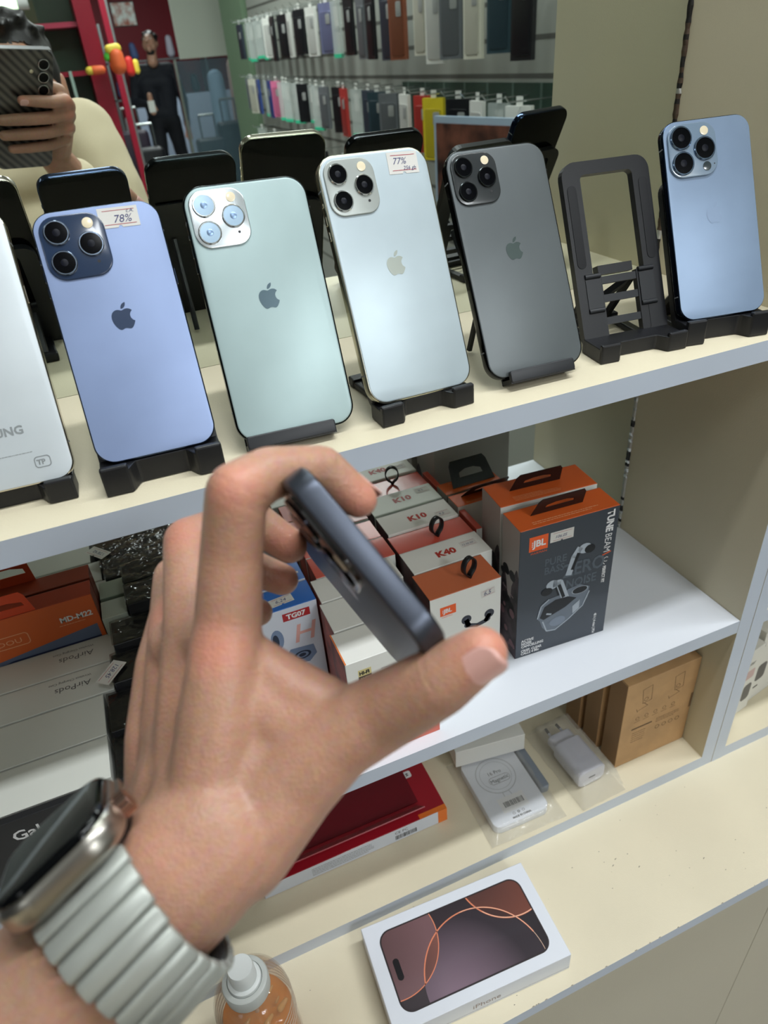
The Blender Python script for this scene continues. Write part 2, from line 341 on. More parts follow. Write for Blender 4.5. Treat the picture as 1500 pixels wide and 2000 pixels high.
P,F=phone('dark grey smartphone with a black camera plate beside the empty stand',MW_ga,.0778,.158,.0081,.0128,backm('space_grey_glass',(92,98,100),.36),mat('graphite_steel',(36,38,40),.16,metal=1),mat('graphite_plate',(44,48,50),.22,coat=.5),.0345,mat('graphite_ring',(60,64,66),.2,metal=1),logo=.555,logo_m=mat('grey_emblem',(74,86,84),.25,metal=.4),glass_bev=.0011,lr=.0060)
P,F=phone('light blue smartphone standing at the right end of the top shelf',MW_b13,.0715,.1467,.0077,.0118,backm('sierra_blue_glass',(130,150,176)),mat('blue_steel',(46,58,80),.12,metal=1),mat('sierra_plate',(120,140,160),.2,coat=1),.0385,mat('blue_ring',(120,140,165),.15,metal=1),lenses='apple3',lr=.0076,mic='lidar',raise_b=.0018,logo=.53,logo_m=mat('faint_emblem',(128,147,173),.37,metal=.26))
P,F=phone('white smartphone with grey maker lettering, cut by the left edge',MW_sa,.0757,.1565,.0079,.0105,backm('pearl_white_glass',(206,214,218),.34),mat('polished_silver',(206,200,188),.12,metal=1),mat('silver_plate',(164,170,166)),.03,mat('silver_ring',(220,224,224)),lenses='none')
words('SAMSUNG',.0068,.0,.0305,F,mat('grey_print',(140,146,148),.4),P,bold=.03,align='CENTER',sx=1.05)
fineprint(-.006,.0188,.030,1,F,mat('grey_print',(140,146,148)),P,h=.0004)
polys('approval_mark',stroke(rrect(.0085,.0062,.0018,4,.0215,.0122)+[rrect(.0085,.0062,.0018,4,.0215,.0122)[0]],.0006),mat('grey_print',(140,146,148)),F,P)
words('TP',.0042,.0183,.0107,F,mat('grey_print',(140,146,148)),P,bold=.04)

# folding phone stands: local frame like the phone's (bottom centre of the back face, y away from viewer)
def stand(label,mw,wd=.0735,hh=.138,group=None,H=.0115,yf=-.022,bend=.0095):
    """mw: leaning plate, origin at its bottom centre on the front face, plate runs up local z; H height of the ledge, yf its front"""
    P=thing('phone_stand',label,'phone stand',mw=mw,group=group); t=.0062
    inv=mw.inverted(); tl=math.asin(mw[1][2])
    o_=rrect(wd,hh,.011,6,0,hh/2); i_=rrect(wd*.60,hh*.885,.004,6,0,hh*.4875); n=len(o_)
    v=[(a,0,b) for a,b in o_]+[(a,0,b) for a,b in i_]; v+=[(a,t,b) for a,_,b in v]
    f=[]
    for i in range(n):
        j=(i+1)%n; f+=[(i,j,n+j,n+i),(2*n+i,3*n+i,3*n+j,2*n+j),(i,2*n+i,2*n+j,j),(n+i,n+j,3*n+j,3*n+i)]
    mesh_obj('back_plate',v,f,blackp(),P)
    wn=mat('black_plastic_worn',(30,32,36),.4)
    for s in (-1,1):
        mb=MB(); a,b=sorted((s*wd*.205,s*wd*.302)); mb.box((a,.0003,hh*.03),(b,t-.0004,hh*.395)); mb.build('inner_rail',blackp(),P)
        mb=MB(); a,b=sorted((s*wd*.225,s*wd*.40)); mb.box((a,-.0006,hh*.215),(b,-.0001,hh*.375)); mb.build('hinge_tab',wn,P)
        for zz in (.205,.392):
            mb=MB(); mb.tube((a,.0002,hh*zz),(b,.0002,hh*zz),.0020,n=10); mb.build('hinge_pin',wn,P,True,.8)
        mb=MB(); slab(mb,.0075,hh*.44,.0037,-.0005,-.0001,.0002,0,s*wd*.41,hh*.66); mb.build('rubber_pad',mat('black_rubber',(26,27,30),.7),P,True,.6)
    for z0,z1_ in ((.345,.385),(.245,.285),(.120,.160)):
        mb=MB(); mb.box((-wd*.206,.0010,hh*z0),(wd*.206,t-.001,hh*z1_)); mb.build('cross_bar',wn,P)
    mb=MB(); mb.box((-wd*.19,t-.0005,hh*.40),(wd*.215,t+.007,hh*.45)); mb.build('rear_lug',blackp(),P)
    W=lambda x,y,z: inv@(mw.translation+Matrix.Rotation(math.atan2(mw[1][0],mw[0][0]),3,'Z')@Vector((x,y,z)))
    bz=Z1-mw.translation.z
    def prism(name,poly,z0,z1):
        k=len(poly); v=[W(a,b,z0) for a,b in poly]+[W(a,b,z1) for a,b in poly]
        f=[tuple(range(k)),tuple(range(k,2*k))]+[(i,(i+1)%k,(i+1)%k+k,i+k) for i in range(k)]
        o=mesh_obj(name,v,f,blackp(),P); md=o.modifiers.new('b','BEVEL'); md.width=.0012; md.segments=2; md.limit_method='ANGLE'; return o
    w2=wd/2; pts=[(-w2,yf),(-w2+.015,yf)]
    for i in range(7): t_=i/6; pts.append((-w2+.015+.007*t_,yf+bend*(3*t_*t_-2*t_**3)))
    for i in range(7): t_=i/6; pts.append((w2-.022+.007*t_,yf+bend*(1-(3*t_*t_-2*t_**3))))
    pts+=[(w2,yf),(w2,.006),(-w2,.006)]
    prism('base_ledge',pts,bz+.0004,bz+H)
    for s in (-1,1):
        x0,x1=sorted((s*w2,s*(w2-.016)))
        prism('front_hook',[(x0,yf-.0002),(x1,yf-.0002),(x1,yf+.0042),(x0,yf+.0042)],bz+.0010,bz+H+.0032)
        prism('rear_leg',[(s*w2*.55-.004,.0065),(s*w2*.55+.004,.0065),(s*w2*.62+.004,.062),(s*w2*.62-.004,.062)],bz+.0004,bz+.0055)
    prism('rear_bar',[(-w2*.75,.058),(w2*.75,.058),(w2*.75,.068),(-w2*.75,.068)],bz+.0004,bz+.0075)
    sl=math.tan(tl)
    for s in (-1,1):
        mb=MB(); mb.tube(W(s*w2*.45,.060,bz+.006),W(s*w2*.45,hh*.36*math.cos(tl)*sl+.010,bz+hh*.36*math.cos(tl)),.0035,.0035,6); mb.build('strut',blackp(),P)
    mb=MB(); mb.box((-.004,0,0),(.004,.0035,1)); a=W(-w2*.5,.058,bz+.008); b=W(w2*.42,hh*.38*math.cos(tl)*sl+.009,bz+hh*.36*math.cos(tl)); mb=MB(); mb.tube(a,b,.0034,n=4); mb.build('cross_strut',blackp(),P)
    return P
def under(mw,dy=.0,h=.0088):  # plate behind a phone: shift to the screen side and down to the shelf
    m=mw.copy(); off=mw.to_3x3()@Vector((0,h+.0004,0)); z=mw.translation+off; up=mw.to_3x3()@Vector((0,0,1))
    k=(z.z-Z1-.004)/up.z; z=z-up*k; m.translation=z; return m
AS=A_b12
ang=math.radians(25.3)
Ms=Matrix.Translation((.3660,-.1515,1.3444))@Matrix.Rotation(math.radians(-6),4,'Z')@Matrix.Rotation(-ang,4,'X')
stand('empty black folding stand showing its open window and struts',Ms)
def pstand(lab,mw,wd,hh,yf): stand(lab,under(mw),wd,hh,H=mw.translation.z-Z1-.0012,yf=yf)
pstand('black folding stand under the navy-camera blue smartphone',MW_b12,.0715,.105,-.0125)
pstand('black folding stand under the silver 77 percent smartphone',MW_si,.0700,.105,-.0130)
pstand('black folding stand under the light blue smartphone on the right',MW_b13,.070,.120,-.0120)
pstand('black folding stand under the white lettered smartphone on the left',MW_sa,.070,.105,-.0115)
def bracket(label,mw,wd=.055,x=0.0):
    P=thing('phone_bracket',label,'phone stand',mw=mw); inv=mw.inverted(); h0=.0085
    mb=MB(); mb.box((x-wd/2,h0,-.004),(x+wd/2,h0+.002,.12)); mb.build('back_plate',blackp(),P)
    mb=MB(); mb.box((x-wd/2,-.0042,-.0045),(x+wd/2,h0+.002,-.0012)); mb.build('bottom_plate',blackp(),P)
    mb=MB(); slab(mb,wd,.0085,.0018,-.0052,-.0018,.0008,.0006,x,.0002); mb.build('front_lip',mat('black_plastic_worn',(30,32,36)),P,True,.7)
    R=mw.to_3x3(); a=R@Vector((0,h0+.002,.09))+mw.translation
    for s in (-1,1):
        mb=MB(); top=inv@(mw.translation+R@Vector((x+s*wd*.3,h0+.003,.085))); bot=mw.translation+R@Vector((x+s*wd*.3,h0+.003,.05)); bot=Vector((bot.x,min(bot.y+.045,-.012),Z1+.0028)); mb.tube(top,inv@bot,.0025,n=6); mb.build('rear_leg',blackp(),P)
    return P
bracket('folded black bracket with one wide front lip under the green smartphone',MW_gr,.058,-.006)
bracket('folded black bracket with one wide front lip under the dark grey smartphone',MW_ga,.052,.0005)

# ------------------------------------------------------------ cartons
def carton(label,flx,fly,z,w,d,h,rz=0,mats=None,name='carton',cat='box',group=None,bev=.0004,tilt=0,lid=True):
    """mats: dict F,T,L,R,B,D of materials; returns thing, frames"""
    c=Vector((w/2,d/2,0)); c.rotate(Matrix.Rotation(math.radians(rz),3,'Z'))
    P=thing(name,label,cat,(flx+c.x,fly+c.y,z),math.radians(rz),group)
    if tilt: P.rotation_euler=(math.radians(tilt),0,math.radians(rz))
    keys='D T F R B L'.split(); dm=mats.get('*',white()); ms=[mats.get(k,dm) for k in keys]
    bm=bmesh.new(); bmesh.ops.create_cube(bm,size=1); bmesh.ops.scale(bm,vec=(w,d,h),verts=bm.verts); bmesh.ops.translate(bm,vec=(0,0,h/2),verts=bm.verts)
    bm.faces.ensure_lookup_table()
    for f in bm.faces:
        n=f.normal; f.material_index=0 if n.z<-.5 else 1 if n.z>.5 else 2 if n.y<-.5 else 3 if n.x>.5 else 4 if n.y>.5 else 5
    bmesh.ops.bevel(bm,geom=list(bm.edges),offset=bev,segments=1,affect='EDGES',profile=.5,material=-1)
    me=bpy.data.meshes.new('carton_body'); bm.to_mesh(me); bm.free()
    for k in ms: me.materials.append(k)
    o=bpy.data.objects.new('carton_body',me); COL.objects.link(o); o.parent=P
    F=dict(F=frame((-w/2,-d/2,0),(1,0,0),(0,-1,0)),T=frame((-w/2,-d/2,h),(1,0,0),(0,0,1)),L=frame((-w/2,d/2,0),(0,-1,0),(-1,0,0)),R=frame((w/2,-d/2,0),(0,1,0),(1,0,0)))
    if lid: polys('lid_seam',[rect(.001,d-.0011,w-.001,d-.0008)],mat('seam_shade',(120,116,110),.7),F['T'],P,e=.00008)
    return P,F
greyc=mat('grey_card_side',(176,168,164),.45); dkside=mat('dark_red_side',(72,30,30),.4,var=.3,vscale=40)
slate=mat('slate_print',(52,60,70),.38,coat=.25); slate2=mat('slate_print_light',(74,83,95),.4); chrome=mat('printed_chrome',(176,186,196),.4); shade=mat('printed_shade',(16,20,26),.4); midg=mat('printed_grey',(112,122,134),.4)
# hang tabs
def loop_tab(P,x,y,z,r=.0085,w=.0055,rot=.3):
    mb=MB(); n=20; pts=[]
    for i in range(n+1):
        t=-PI*.5-PI*.86+2*PI*.86*i/n; t=PI*1.5+ (i/n-.5)*2*PI*.88+PI; pts.append((r*math.cos(t),r*1.15*math.sin(t)+r*1.5))
    pts=[(-.0006,0)]+[p for p in sorted([],key=lambda q:q)]+[(r*.85*math.sin(a),r*1.5-r*1.1*math.cos(a)) for a in [2*PI*(.06+.88*i/n) for i in range(n+1)]]+[(.0006,0)]
    v=[];f=[]; t=.0004
    M=Matrix.Translation((x,y,z))@Matrix.Rotation(rot,4,'Z')
    for (a,b) in pts: v+=[M@Vector((a,-w/2,b)),M@Vector((a,w/2,b))]
    for i in range(len(pts)-1): f.append((2*i,2*i+1,2*i+3,2*i+2))
    o=mesh_obj('hang_loop',v,f,blackp(),P,True)
    md=o.modifiers.new('s','SOLIDIFY'); md.thickness=.0011; md.offset=0
    return o
def flat_tab(P,x,y,z,w=.05,h=.026,ang=35,rz=0,m=None,slot=.55,hole_m=None):
    """hang tab with a slot, hinged at its base, leaning by ang from upright towards the viewer"""
    o_=[(-w/2,0),(w/2,0),(w/2-.003,h*.82),(w/2-.006,h),(-w/2+.006,h),(-w/2+.003,h*.82)]
    i_=[(-w*slot/2,h*.34),(w*slot/2,h*.34),(w*slot/2-.001,h*.52),(w*.1,h*.62),(-w*.1,h*.62),(-w*slot/2+.001,h*.52)]
    M=Matrix.Translation((x,y,z))@Matrix.Rotation(math.radians(rz),4,'Z')@Matrix.Rotation(math.radians(ang),4,'X')
    v=[];f=[]
    for t in (0,.0006):
        v+=[M@Vector((a,t,b)) for a,b in o_]+[M@Vector((a,t,b)) for a,b in i_]
    for i in range(6):
        j=(i+1)%6; f+=[(i,j,6+j,6+i),(12+i,18+i,18+j,12+j),(i,12+i,12+j,j),(6+i,6+j,18+j,18+i)]
    return mesh_obj('hang_tab',v,f,m or blackp(),P)
H1=.1213; ZS=Z2+.0002
jblor=mat('logo_orange',(238,96,36),.4)
def jbl_logo(P,F,u,v,w,h):
    o=polys('logo_patch',[rect(u,v,u+w,v+h)],jblor,F,P)
    words('JBL',h*.62,u+w*.22,v+h*.3,F,inkw(),o,bold=.035,sx=.95,e=.0003); polys('logo_bars',[rect(u+w*.14,v+h*(.32+.13*k),u+w*.2,v+h*(.39+.13*k)) for k in range(3)],inkw(),F,o,e=.0003)
    words('HARMAN',h*.2,u+w*.1,v-h*.22,F,jblor,o,sp=1.1,sx=1.15)
# column of earphone boxes beside the mirror
def kbox(label,x,y,txt,w=.079,d=.0345,red_lab=True):
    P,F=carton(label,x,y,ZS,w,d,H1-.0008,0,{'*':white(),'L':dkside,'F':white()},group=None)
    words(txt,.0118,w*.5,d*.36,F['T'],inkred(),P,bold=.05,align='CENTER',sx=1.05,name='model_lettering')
    return P,F
P,F=kbox('white topped carton with red lettering, rear one touching the mirror',.1945,-.0355,'K10')
price(P,F['T'],.066,.010,.016,.010,[('9,5',.005,-.005,-.002)])
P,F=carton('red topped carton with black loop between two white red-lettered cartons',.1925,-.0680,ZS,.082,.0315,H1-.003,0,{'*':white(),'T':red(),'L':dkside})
loop_tab(P,.005,-.004,H1-.003)
P,F=kbox('white topped carton with red lettering and red ruled label, second from front',.1915,-.1045,'K40',.0825,.0355)
price(P,F['T'],.067,.020,.017,.0095,[('12.50.50',.0036,-.0075,-.0018)],0)
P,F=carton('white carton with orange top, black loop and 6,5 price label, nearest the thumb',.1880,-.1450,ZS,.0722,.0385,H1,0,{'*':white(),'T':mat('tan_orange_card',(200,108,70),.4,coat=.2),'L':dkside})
loop_tab(P,.010,-.006,H1)
jbl_logo(P,F['F'],.0095,.098,.016,.0105)
price(P,F['F'],.0585,.1085,.0145,.0082,[('6,5',.0065,-.005,-.0022)],.12,notch=False)
navy=mat('navy_print',(26,34,52),.35,coat=.4)
g=polys('earbud_print',[circ(.036,.084,.0052,20),circ(.060,.082,.0052,20)]+stroke([(.036,.083),(.038,.076),(.047,.0725),(.056,.0745),(.060,.081)],.0048)+[circ(.037,.077,.0034,14),circ(.058,.0762,.0034,14)],navy,F['F'],P)
polys('print_highlight',[circ(.0352,.0855,.0015,10,.0008),circ(.0592,.0835,.0015,10,.0008)]+stroke([(.041,.0755),(.047,.0742),(.054,.0755)],.0006),slate2,F['F'],g,e=.0003)
fineprint(.008,.02,.055,4,F['F'],mat('grey_print',(140,146,148)),P,seed=4)
# small orange-topped box right of them
P,F=carton('orange topped carton with a leaning black tab against the mirror',.2790,-.0245,ZS,.068,.0235,H1,0,{'*':greyc,'T':orange(),'F':white()})
flat_tab(P,.004,.004,H1,.052,.030,42); fineprint(.012,.004,.045,2,F['T'],mat('pale_orange_ink',(240,176,130),.5),P,seed=5)
P,F=carton('low red topped carton squeezed behind the two tall headphone boxes',.2795,-.0640,ZS,.0065,.0385,H1-.004,0,{'*':red(),'F':white()},lid=False)
# the two tall boxes
def tall(label,x,y,rz,d,second):
    w,h=.1040,.1597
    P,F=carton(label,x,y,ZS,w,d,h,rz,{'*':greyc,'T':orange(),'F':slate if not second else white(),'L':greyc},name='headphone_box')
    flat_tab(P,-.004,.0015,h,.055,.024,24)
    if second: fineprint(.018,.011,.034,1,F['T'],mat('pale_orange_ink',(240,176,130)),P,seed=6); fineprint(.018,.009,.050,3,F['T'],mat('pale_orange_ink',(240,176,130)),P,seed=8,gap=.0022)
    # crowd photograph printed on the side
    s=F['L']; rr=random.Random(5+second); ps=[]
    pts=[(0,.0)]+[(d*i/16,h*(.50 if i<10 else .60)+ (h*.10*math.sin(i*.55)+.003*rr.random())) for i in range(17)]+[(d,0)]
    g=polys('side_photo',[pts],mat('dark_plum_print',(58,46,52),.45,var=.5,vscale=70),s,P)
    ps=[circ(d*rr.random()*.8+d*.1,h*(.32+.32*rr.random()),.0035+.003*rr.random(),9) for _ in range(14)]
    polys('side_photo_dark',ps,mat('plum_black',(24,22,28),.5),s,g,e=.0002)
    polys('side_photo_pink',[circ(d*rr.random()*.8+d*.1,h*(.06+.3*rr.random()),.002+.0035*rr.random(),8) for _ in range(9)],mat('dusty_pink_print',(140,104,112),.5),s,g,e=.00026)
    scribble('Dare to Listen',.0052,.004,.078,s,mat('pale_pink_ink',(206,178,184),.5),g,e=.0004,rot=-.15,sx=.72)
    return P,F
tall('tall orange topped headphone box with black tab, standing behind the dark fronted one',.2873,-.0965,-4.4,.0415,1)
P,F=tall('tall headphone box with dark slate front picturing earbuds and a clear case',.2824,-.1392,-3.3,.0340,0)
FF=F['F']; fineprint(.016,.0078,.072,2,F['T'],mat('pale_orange_ink',(240,176,130)),P,gap=.0026,h=.0009,seed=9)
jbl_logo(P,FF,.0095,.1335,.0195,.0165)
price(P,FF,.0435,.1435,.0245,.0115,[('106.05',.0046,-.0075,-.0018)],.0,notch=True)
words('TUNE',.0105,.0915,.1565,FF,inkw(),P,rot=-PI/2,bold=.045,sx=.9,name='title_lettering')
words('BEAM',.0105,.0915,.1300,FF,inkw(),P,rot=-PI/2,sx=.86,name='title_lettering')
polys('title_slash',[[(.0905,.1040),(.1000,.1065),(.1000,.1078),(.0905,.1053)]],jblor,FF,P)
polys('fit_icon',ring(.0955,.0985,.0022,.0029,20,PI*.2,PI*1.7)+stroke([(.0932,.0985),(.0926,.095),(.0945,.0925)],.0007),inkw(),FF,P)
words('PERFECT FIT',.0048,.0930,.0905,FF,inkw(),P,rot=-PI/2,bold=.04,sx=.8)
words('PURE\nBASS',.0120,.0270,.1115,FF,mat('emboss_slate',(84,94,104),.4),P,bold=.02,sx=.85,name='embossed_lettering')
words('ZERO',.0225,.0480,.0905,FF,mat('emboss_slate',(84,94,104)),P,bold=.02,sx=.8,name='embossed_lettering')
words('NOISE',.0150,.0520,.0755,FF,mat('emboss_slate',(84,94,104)),P,bold=.02,sx=.82,name='embossed_lettering')
words('ACTIVE\nNOISE\nCANCELLING',.0046,.0062,.0205,FF,inkw(),P,bold=.03,sx=.9)
words('CRISP, CLEAR\nCALLS 4 Mic',.0046,.0062,.0068,FF,inkw(),P,bold=.03,sx=.85)
words('48 h | 4 mics | IP54',.0042,.0895,.0300,FF,inkw(),P,rot=-PI/2,bold=.03,sx=.85)
g=polys('earbud_picture',[circ(.0700,.1200,.0072,22,.0058)]+stroke([(.0640,.1215),(.0590,.1130),(.0545,.0935)],.0070)+stroke([(.0395,.0865),(.0450,.0860),(.0530,.0640)],.0082)+[circ(.0370,.0860,.0066,20,.0056)],chrome,FF,P,e=.0003)
polys('earbud_shade',[circ(.0755,.1180,.0058,20,.0050),circ(.0315,.0790,.0062,20,.0048)]+stroke([(.0632,.1160),(.0580,.0985)],.0034)+stroke([(.0448,.0830),(.0508,.0665)],.0036)+stroke([(.0415,.0800),(.0450,.0700)],.0014),shade,FF,g,e=.00042)
g2=polys('case_picture',[[(.0235,.0560),(.0270,.0640),(.0360,.0690),(.0480,.0700),(.0560,.0745),(.0690,.0760),(.0800,.0700),(.0790,.0560),(.0700,.0430),(.0560,.0310),(.0440,.0240),(.0350,.0250),(.0290,.0330),(.0260,.0420),(.0225,.0470)]],midg,FF,P,e=.00024)
polys('case_shade',[[(.0255,.0470),(.0300,.0600),(.0420,.0655),(.0560,.0650),(.0660,.0600),(.0540,.0520),(.0300,.0430)],circ(.0690,.0690,.0085,24,.0042)],shade,FF,g2,e=.00034)
polys('case_highlight',stroke([(.0228,.0470),(.0262,.0620),(.0345,.0685)],.0014)+stroke([(.0290,.0410),(.0340,.0270),(.0440,.0250),(.0590,.0345),(.0740,.0470),(.0800,.0640)],.0014)+ring(.0690,.0690,.0083,.0092,24,ry=.5)+stroke([(.0330,.0500),(.0380,.0480)],.0020)+[[(.062,.050),(.070,.056),(.070,.045),(.063,.040)]],chrome,FF,g2,e=.0005)
polys('case_glow',[circ(.046,.036,.009,24,.006)],mat('printed_blue_grey',(128,140,156),.4),FF,g2,e=.0004)
# white cartons left of them (mostly behind the held phone)
def hif(label,x,y,d,w,top=None,front=True):
    P,F=carton(label,x,y,ZS,w,d,H1,0,{'*':white(),'T':top or white(),'L':mat('dusty_red_side',(170,84,70),.45,var=.2,vscale=40)})
    return P,F
P,F=hif('white carton with a black and gold audio badge at the shelf front',.0940,-.1840,.0385,.0805)
polys('salmon_band',[rect(0,0,.0805,.030)],mat('salmon_print',(214,110,92),.45),F['F'],P); words('WIRELESS',.0068,.010,.012,F['F'],inkw(),P,bold=.02,e=.0003); words('| o',.006,.060,.013,F['F'],inkw(),P,e=.0003)
polys('gold_badge',[rect(.010,.1030,.0215,.1105)],mat('pale_gold_print',(214,200,140),.4),F['F'],P); words('HI-FI',.0052,.0108,.1050,F['F'],ink(),P,bold=.05,e=.0003,sx=.85)
polys('black_badge',[rect(.010,.0975,.0215,.1032)],ink(),F['F'],P,e=.00014); words('AUDIO',.0038,.0110,.0990,F['F'],mat('pale_gold_print',(214,200,140)),P,bold=.03,e=.0003)
fineprint(.030,.104,.018,1,F['F'],mat('grey_print',(140,146,148)),P)
polys('lid_edge',[rect(0,0,.0012,.0385)],mat('orange_edge',(222,120,60),.5),F['T'],P,e=.0001)
hif('white carton, second from the front under the held phone',.0985,-.1440,.0395,.080)
hif('white carton, third from the front under the held phone',.1010,-.1030,.0340,.080)
P,F=hif('salmon topped carton with a curled lid behind the three plain white ones',.1075,-.0680,.0330,.0805,red()); polys('lid_print',[rect(.055,.006,.066,.014)],mat('pale_pink_print',(222,190,184),.5),F['T'],P)
P,F=hif('salmon topped carton against the mirror, behind the curled-lid one',.1075,-.0335,.0320,.0800,red())
# blue earphone boxes
blue=mat('blue_card',(36,104,190),.3,coat=.3)
P,F=carton('white fronted earphone box with blue top and red badge',.0050,-.0950,ZS,.0935,.0310,H1,0,{'*':mat('cool_white_card',(214,220,230),.4),'T':blue,'L':blue})
polys('model_badge',[rect(.0605,.1065,.0860,.1155)],mat('badge_red',(176,40,44),.4),F['F'],P); words('TG07',.0075,.0640,.1085,F['F'],inkw(),P,bold=.04,e=.0003,name='model_lettering')
words('H',.030,.066,.078,F['F'],mat('pale_red_print',(224,170,160),.5),P,bold=.01,shear=.2,name='large_lettering')
price(P,F['T'],.064,.012,.022,.011,[('6,24',.006,-.006,-.002)],.1)
g=polys('earbud_print',[circ(.052,.088,.006,20,.012),[(.056,.064),(.062,.072),(.084,.070),(.086,.058),(.078,.050),(.060,.052)]],mat('blue_grey_print',(120,140,170),.4),F['F'],P)
polys('earbud_print_dark',ring(.072,.061,.006,.0085,24,ry=.6)+[circ(.072,.061,.0035,16,.0022),circ(.0505,.087,.003,14,.008)],mat('dark_blue_print',(32,44,66),.4),F['F'],g,e=.0003)
P,F=carton('blue topped earphone box behind the red-badged one',.0050,-.0610,ZS,.0935,.0300,H1,0,{'*':mat('cool_white_card',(214,220,230)),'T':blue})
polys('white_stripe',[rect(.02,.010,.09,.013)],inkw(),F['T'],P)
# left group: flat cartons standing on edge like books
HB=1.1205-ZS
gw=mat('soft_white_card',(206,208,200),.42,coat=.15)
def book(label,xr,y,d,w=.098,h=HB,m=None,cat='box',**k):
    return carton(label,xr-w,y,ZS,w,d,h,0,{'*':m or gw},**k)
book('plain white carton on edge, front one of the left row, catching the light',-.0940,-.1455-.0425,.0415,.105)
book('plain white carton on edge, behind the brightly lit one',-.0940,-.1455,.0455,.105)
for lab,y,xr in (('white earbud case carton with upside-down lettering, nearer of the two',-.0985,-.0845),('white earbud case carton with upside-down lettering, farther of the two',-.0610,-.0805)):
    P,F=book(lab,xr,y,.0365,.099)
    words('AirPods',.0092,.066,.0215,F['T'],mat('grey_lettering',(96,96,96),.5),P,rot=PI,align='CENTER',name='lettering'); words('Wireless Charging Case',.0036,.064,.0285,F['T'],mat('grey_lettering',(96,96,96)),P,rot=PI,align='CENTER')
# black carton with bud lettering at the very front
bk=mat('black_card',(34,35,38),.35,coat=.3)
P,F=carton('black carton with white lettering at the shelf front behind the watch',-.2030,-.1955,ZS,.100,.0068,HB,0,{'*':bk})
words('Galaxy Buds',.0140,.036,.077,F['F'],inkw(),P,bold=.02,name='lettering')
g=polys('blue_panel',[rect(0,.014,.034,.034)],mat('light_blue_print',(110,170,214),.4),F['F'],P); polys('white_panel',[rect(0,.0,.033,.014)],mat('cool_white_card',(214,220,230)),F['F'],P)
polys('red_patch',[rect(.060,.012,.074,.026)],mat('badge_red',(176,40,44)),F['F'],P)
# orange carton against the mirror
oc=mat('burnt_orange_card',(214,98,40),.42,coat=.25)
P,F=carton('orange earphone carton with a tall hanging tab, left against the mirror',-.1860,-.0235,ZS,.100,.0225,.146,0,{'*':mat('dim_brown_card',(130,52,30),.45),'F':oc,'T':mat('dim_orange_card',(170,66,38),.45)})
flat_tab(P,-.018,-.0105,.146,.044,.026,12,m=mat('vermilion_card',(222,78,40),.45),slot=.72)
words('MD-M22',.0080,.068,.1240,F['F'],inkw(),P,bold=.035,sx=.95,name='model_lettering'); fineprint(.066,.1205,.028,1,F['F'],mat('pale_orange_ink',(240,176,130)),P)
words('SEIDOU',.0075,.003,.1170,F['F'],mat('pale_orange_ink',(240,176,130)),P,bold=.0,sx=1.2,name='lettering'); polys('outline_badge',stroke(rrect(.040,.0125,.003,4,.020,.1200)+[rrect(.040,.0125,.003,4,.020,.1200)[0]],.0008),mat('pale_orange_ink',(240,176,130)),F['F'],P)
g=polys('picture_panel',[[(0,.020),(.096,.020),(.096,.113),(0,.100)]],mat('dusk_blue_print',(96,110,138),.4),F['F'],P,e=.0001)
polys('picture_band',[[(0,.094),(.096,.094),(.096,.099),(.02,.099),(0,.094)]],mat('deep_blue_print',(38,46,80),.4),F['F'],g,e=.0002)
polys('earbud_print',[circ(.046,.080,.012,24,.009)]+stroke([(.05,.086),(.066,.090),(.086,.086)],.005),mat('ivory_print',(206,212,206),.4),F['F'],g,e=.0003)
words('Bass',.013,.008,.083,F['F'],inkw(),g,rot=-PI/2,bold=.03,e=.0004)
# black film-wrapped cartons right of the white row
for i,(lab,y,d,h,xl,ww) in enumerate((('black film-wrapped carton at the front of the row left of the hand',-.1900,.040,.094,-.0900,.092),('black film-wrapped carton second from the front left of the hand',-.1480,.042,.100,-.0900,.094),
     ('black film-wrapped carton third from the front left of the hand',-.1040,.036,.108,-.0825,.086),('black film-wrapped carton fourth from the front left of the hand',-.0660,.032,.116,-.0780,.081),('black film-wrapped carton against the mirror left of the hand',-.0320,.030,.128,-.0600,.063))):
    P,F=carton(lab,xl,y,ZS,ww-.002,d,h,0,{'*':bk})
    rr=random.Random(40+i); nx,ny=22,10; v=[];f=[]
    for b in range(ny+1):
        for a in range(nx+1):
            x=-(ww-.002)/2-.001+ww*a/nx; y_=-d/2-.0006+(d+.0012)*b/ny; v.append((x,y_,h+.0008+.0022*abs(noise.noise(Vector((x*90,y_*140,i*3.1))))+.0006*rr.random()))
    for b in range(ny):
        for a in range(nx): q=b*(nx+1)+a; f.append((q,q+1,q+nx+2,q+nx+1))
    film=mat('clear_film',(14,14,16),.12,alpha=.62,spec=1,coat=1,bump=1,bscale=70,bdist=.006)
    mesh_obj('plastic_film',v,f,film,P,True)
P,F=carton('small pale green carton wedged between orange and black cartons',-.0845,-.0280,ZS,.0225,.026,.118,0,{'*':mat('pale_green_card',(186,196,184),.45)},lid=False)
o=price(None,frame((-.083,-.093,Z2+.1118),(-.62,-.78,0),(0,0,1)),0,0,.026,.013,[('128,45',.006,-.010,-.002)],0)
tag(o,'small white price slip with 128,45 lying on the black film left of the hand','price label'); o.name='price_slip'

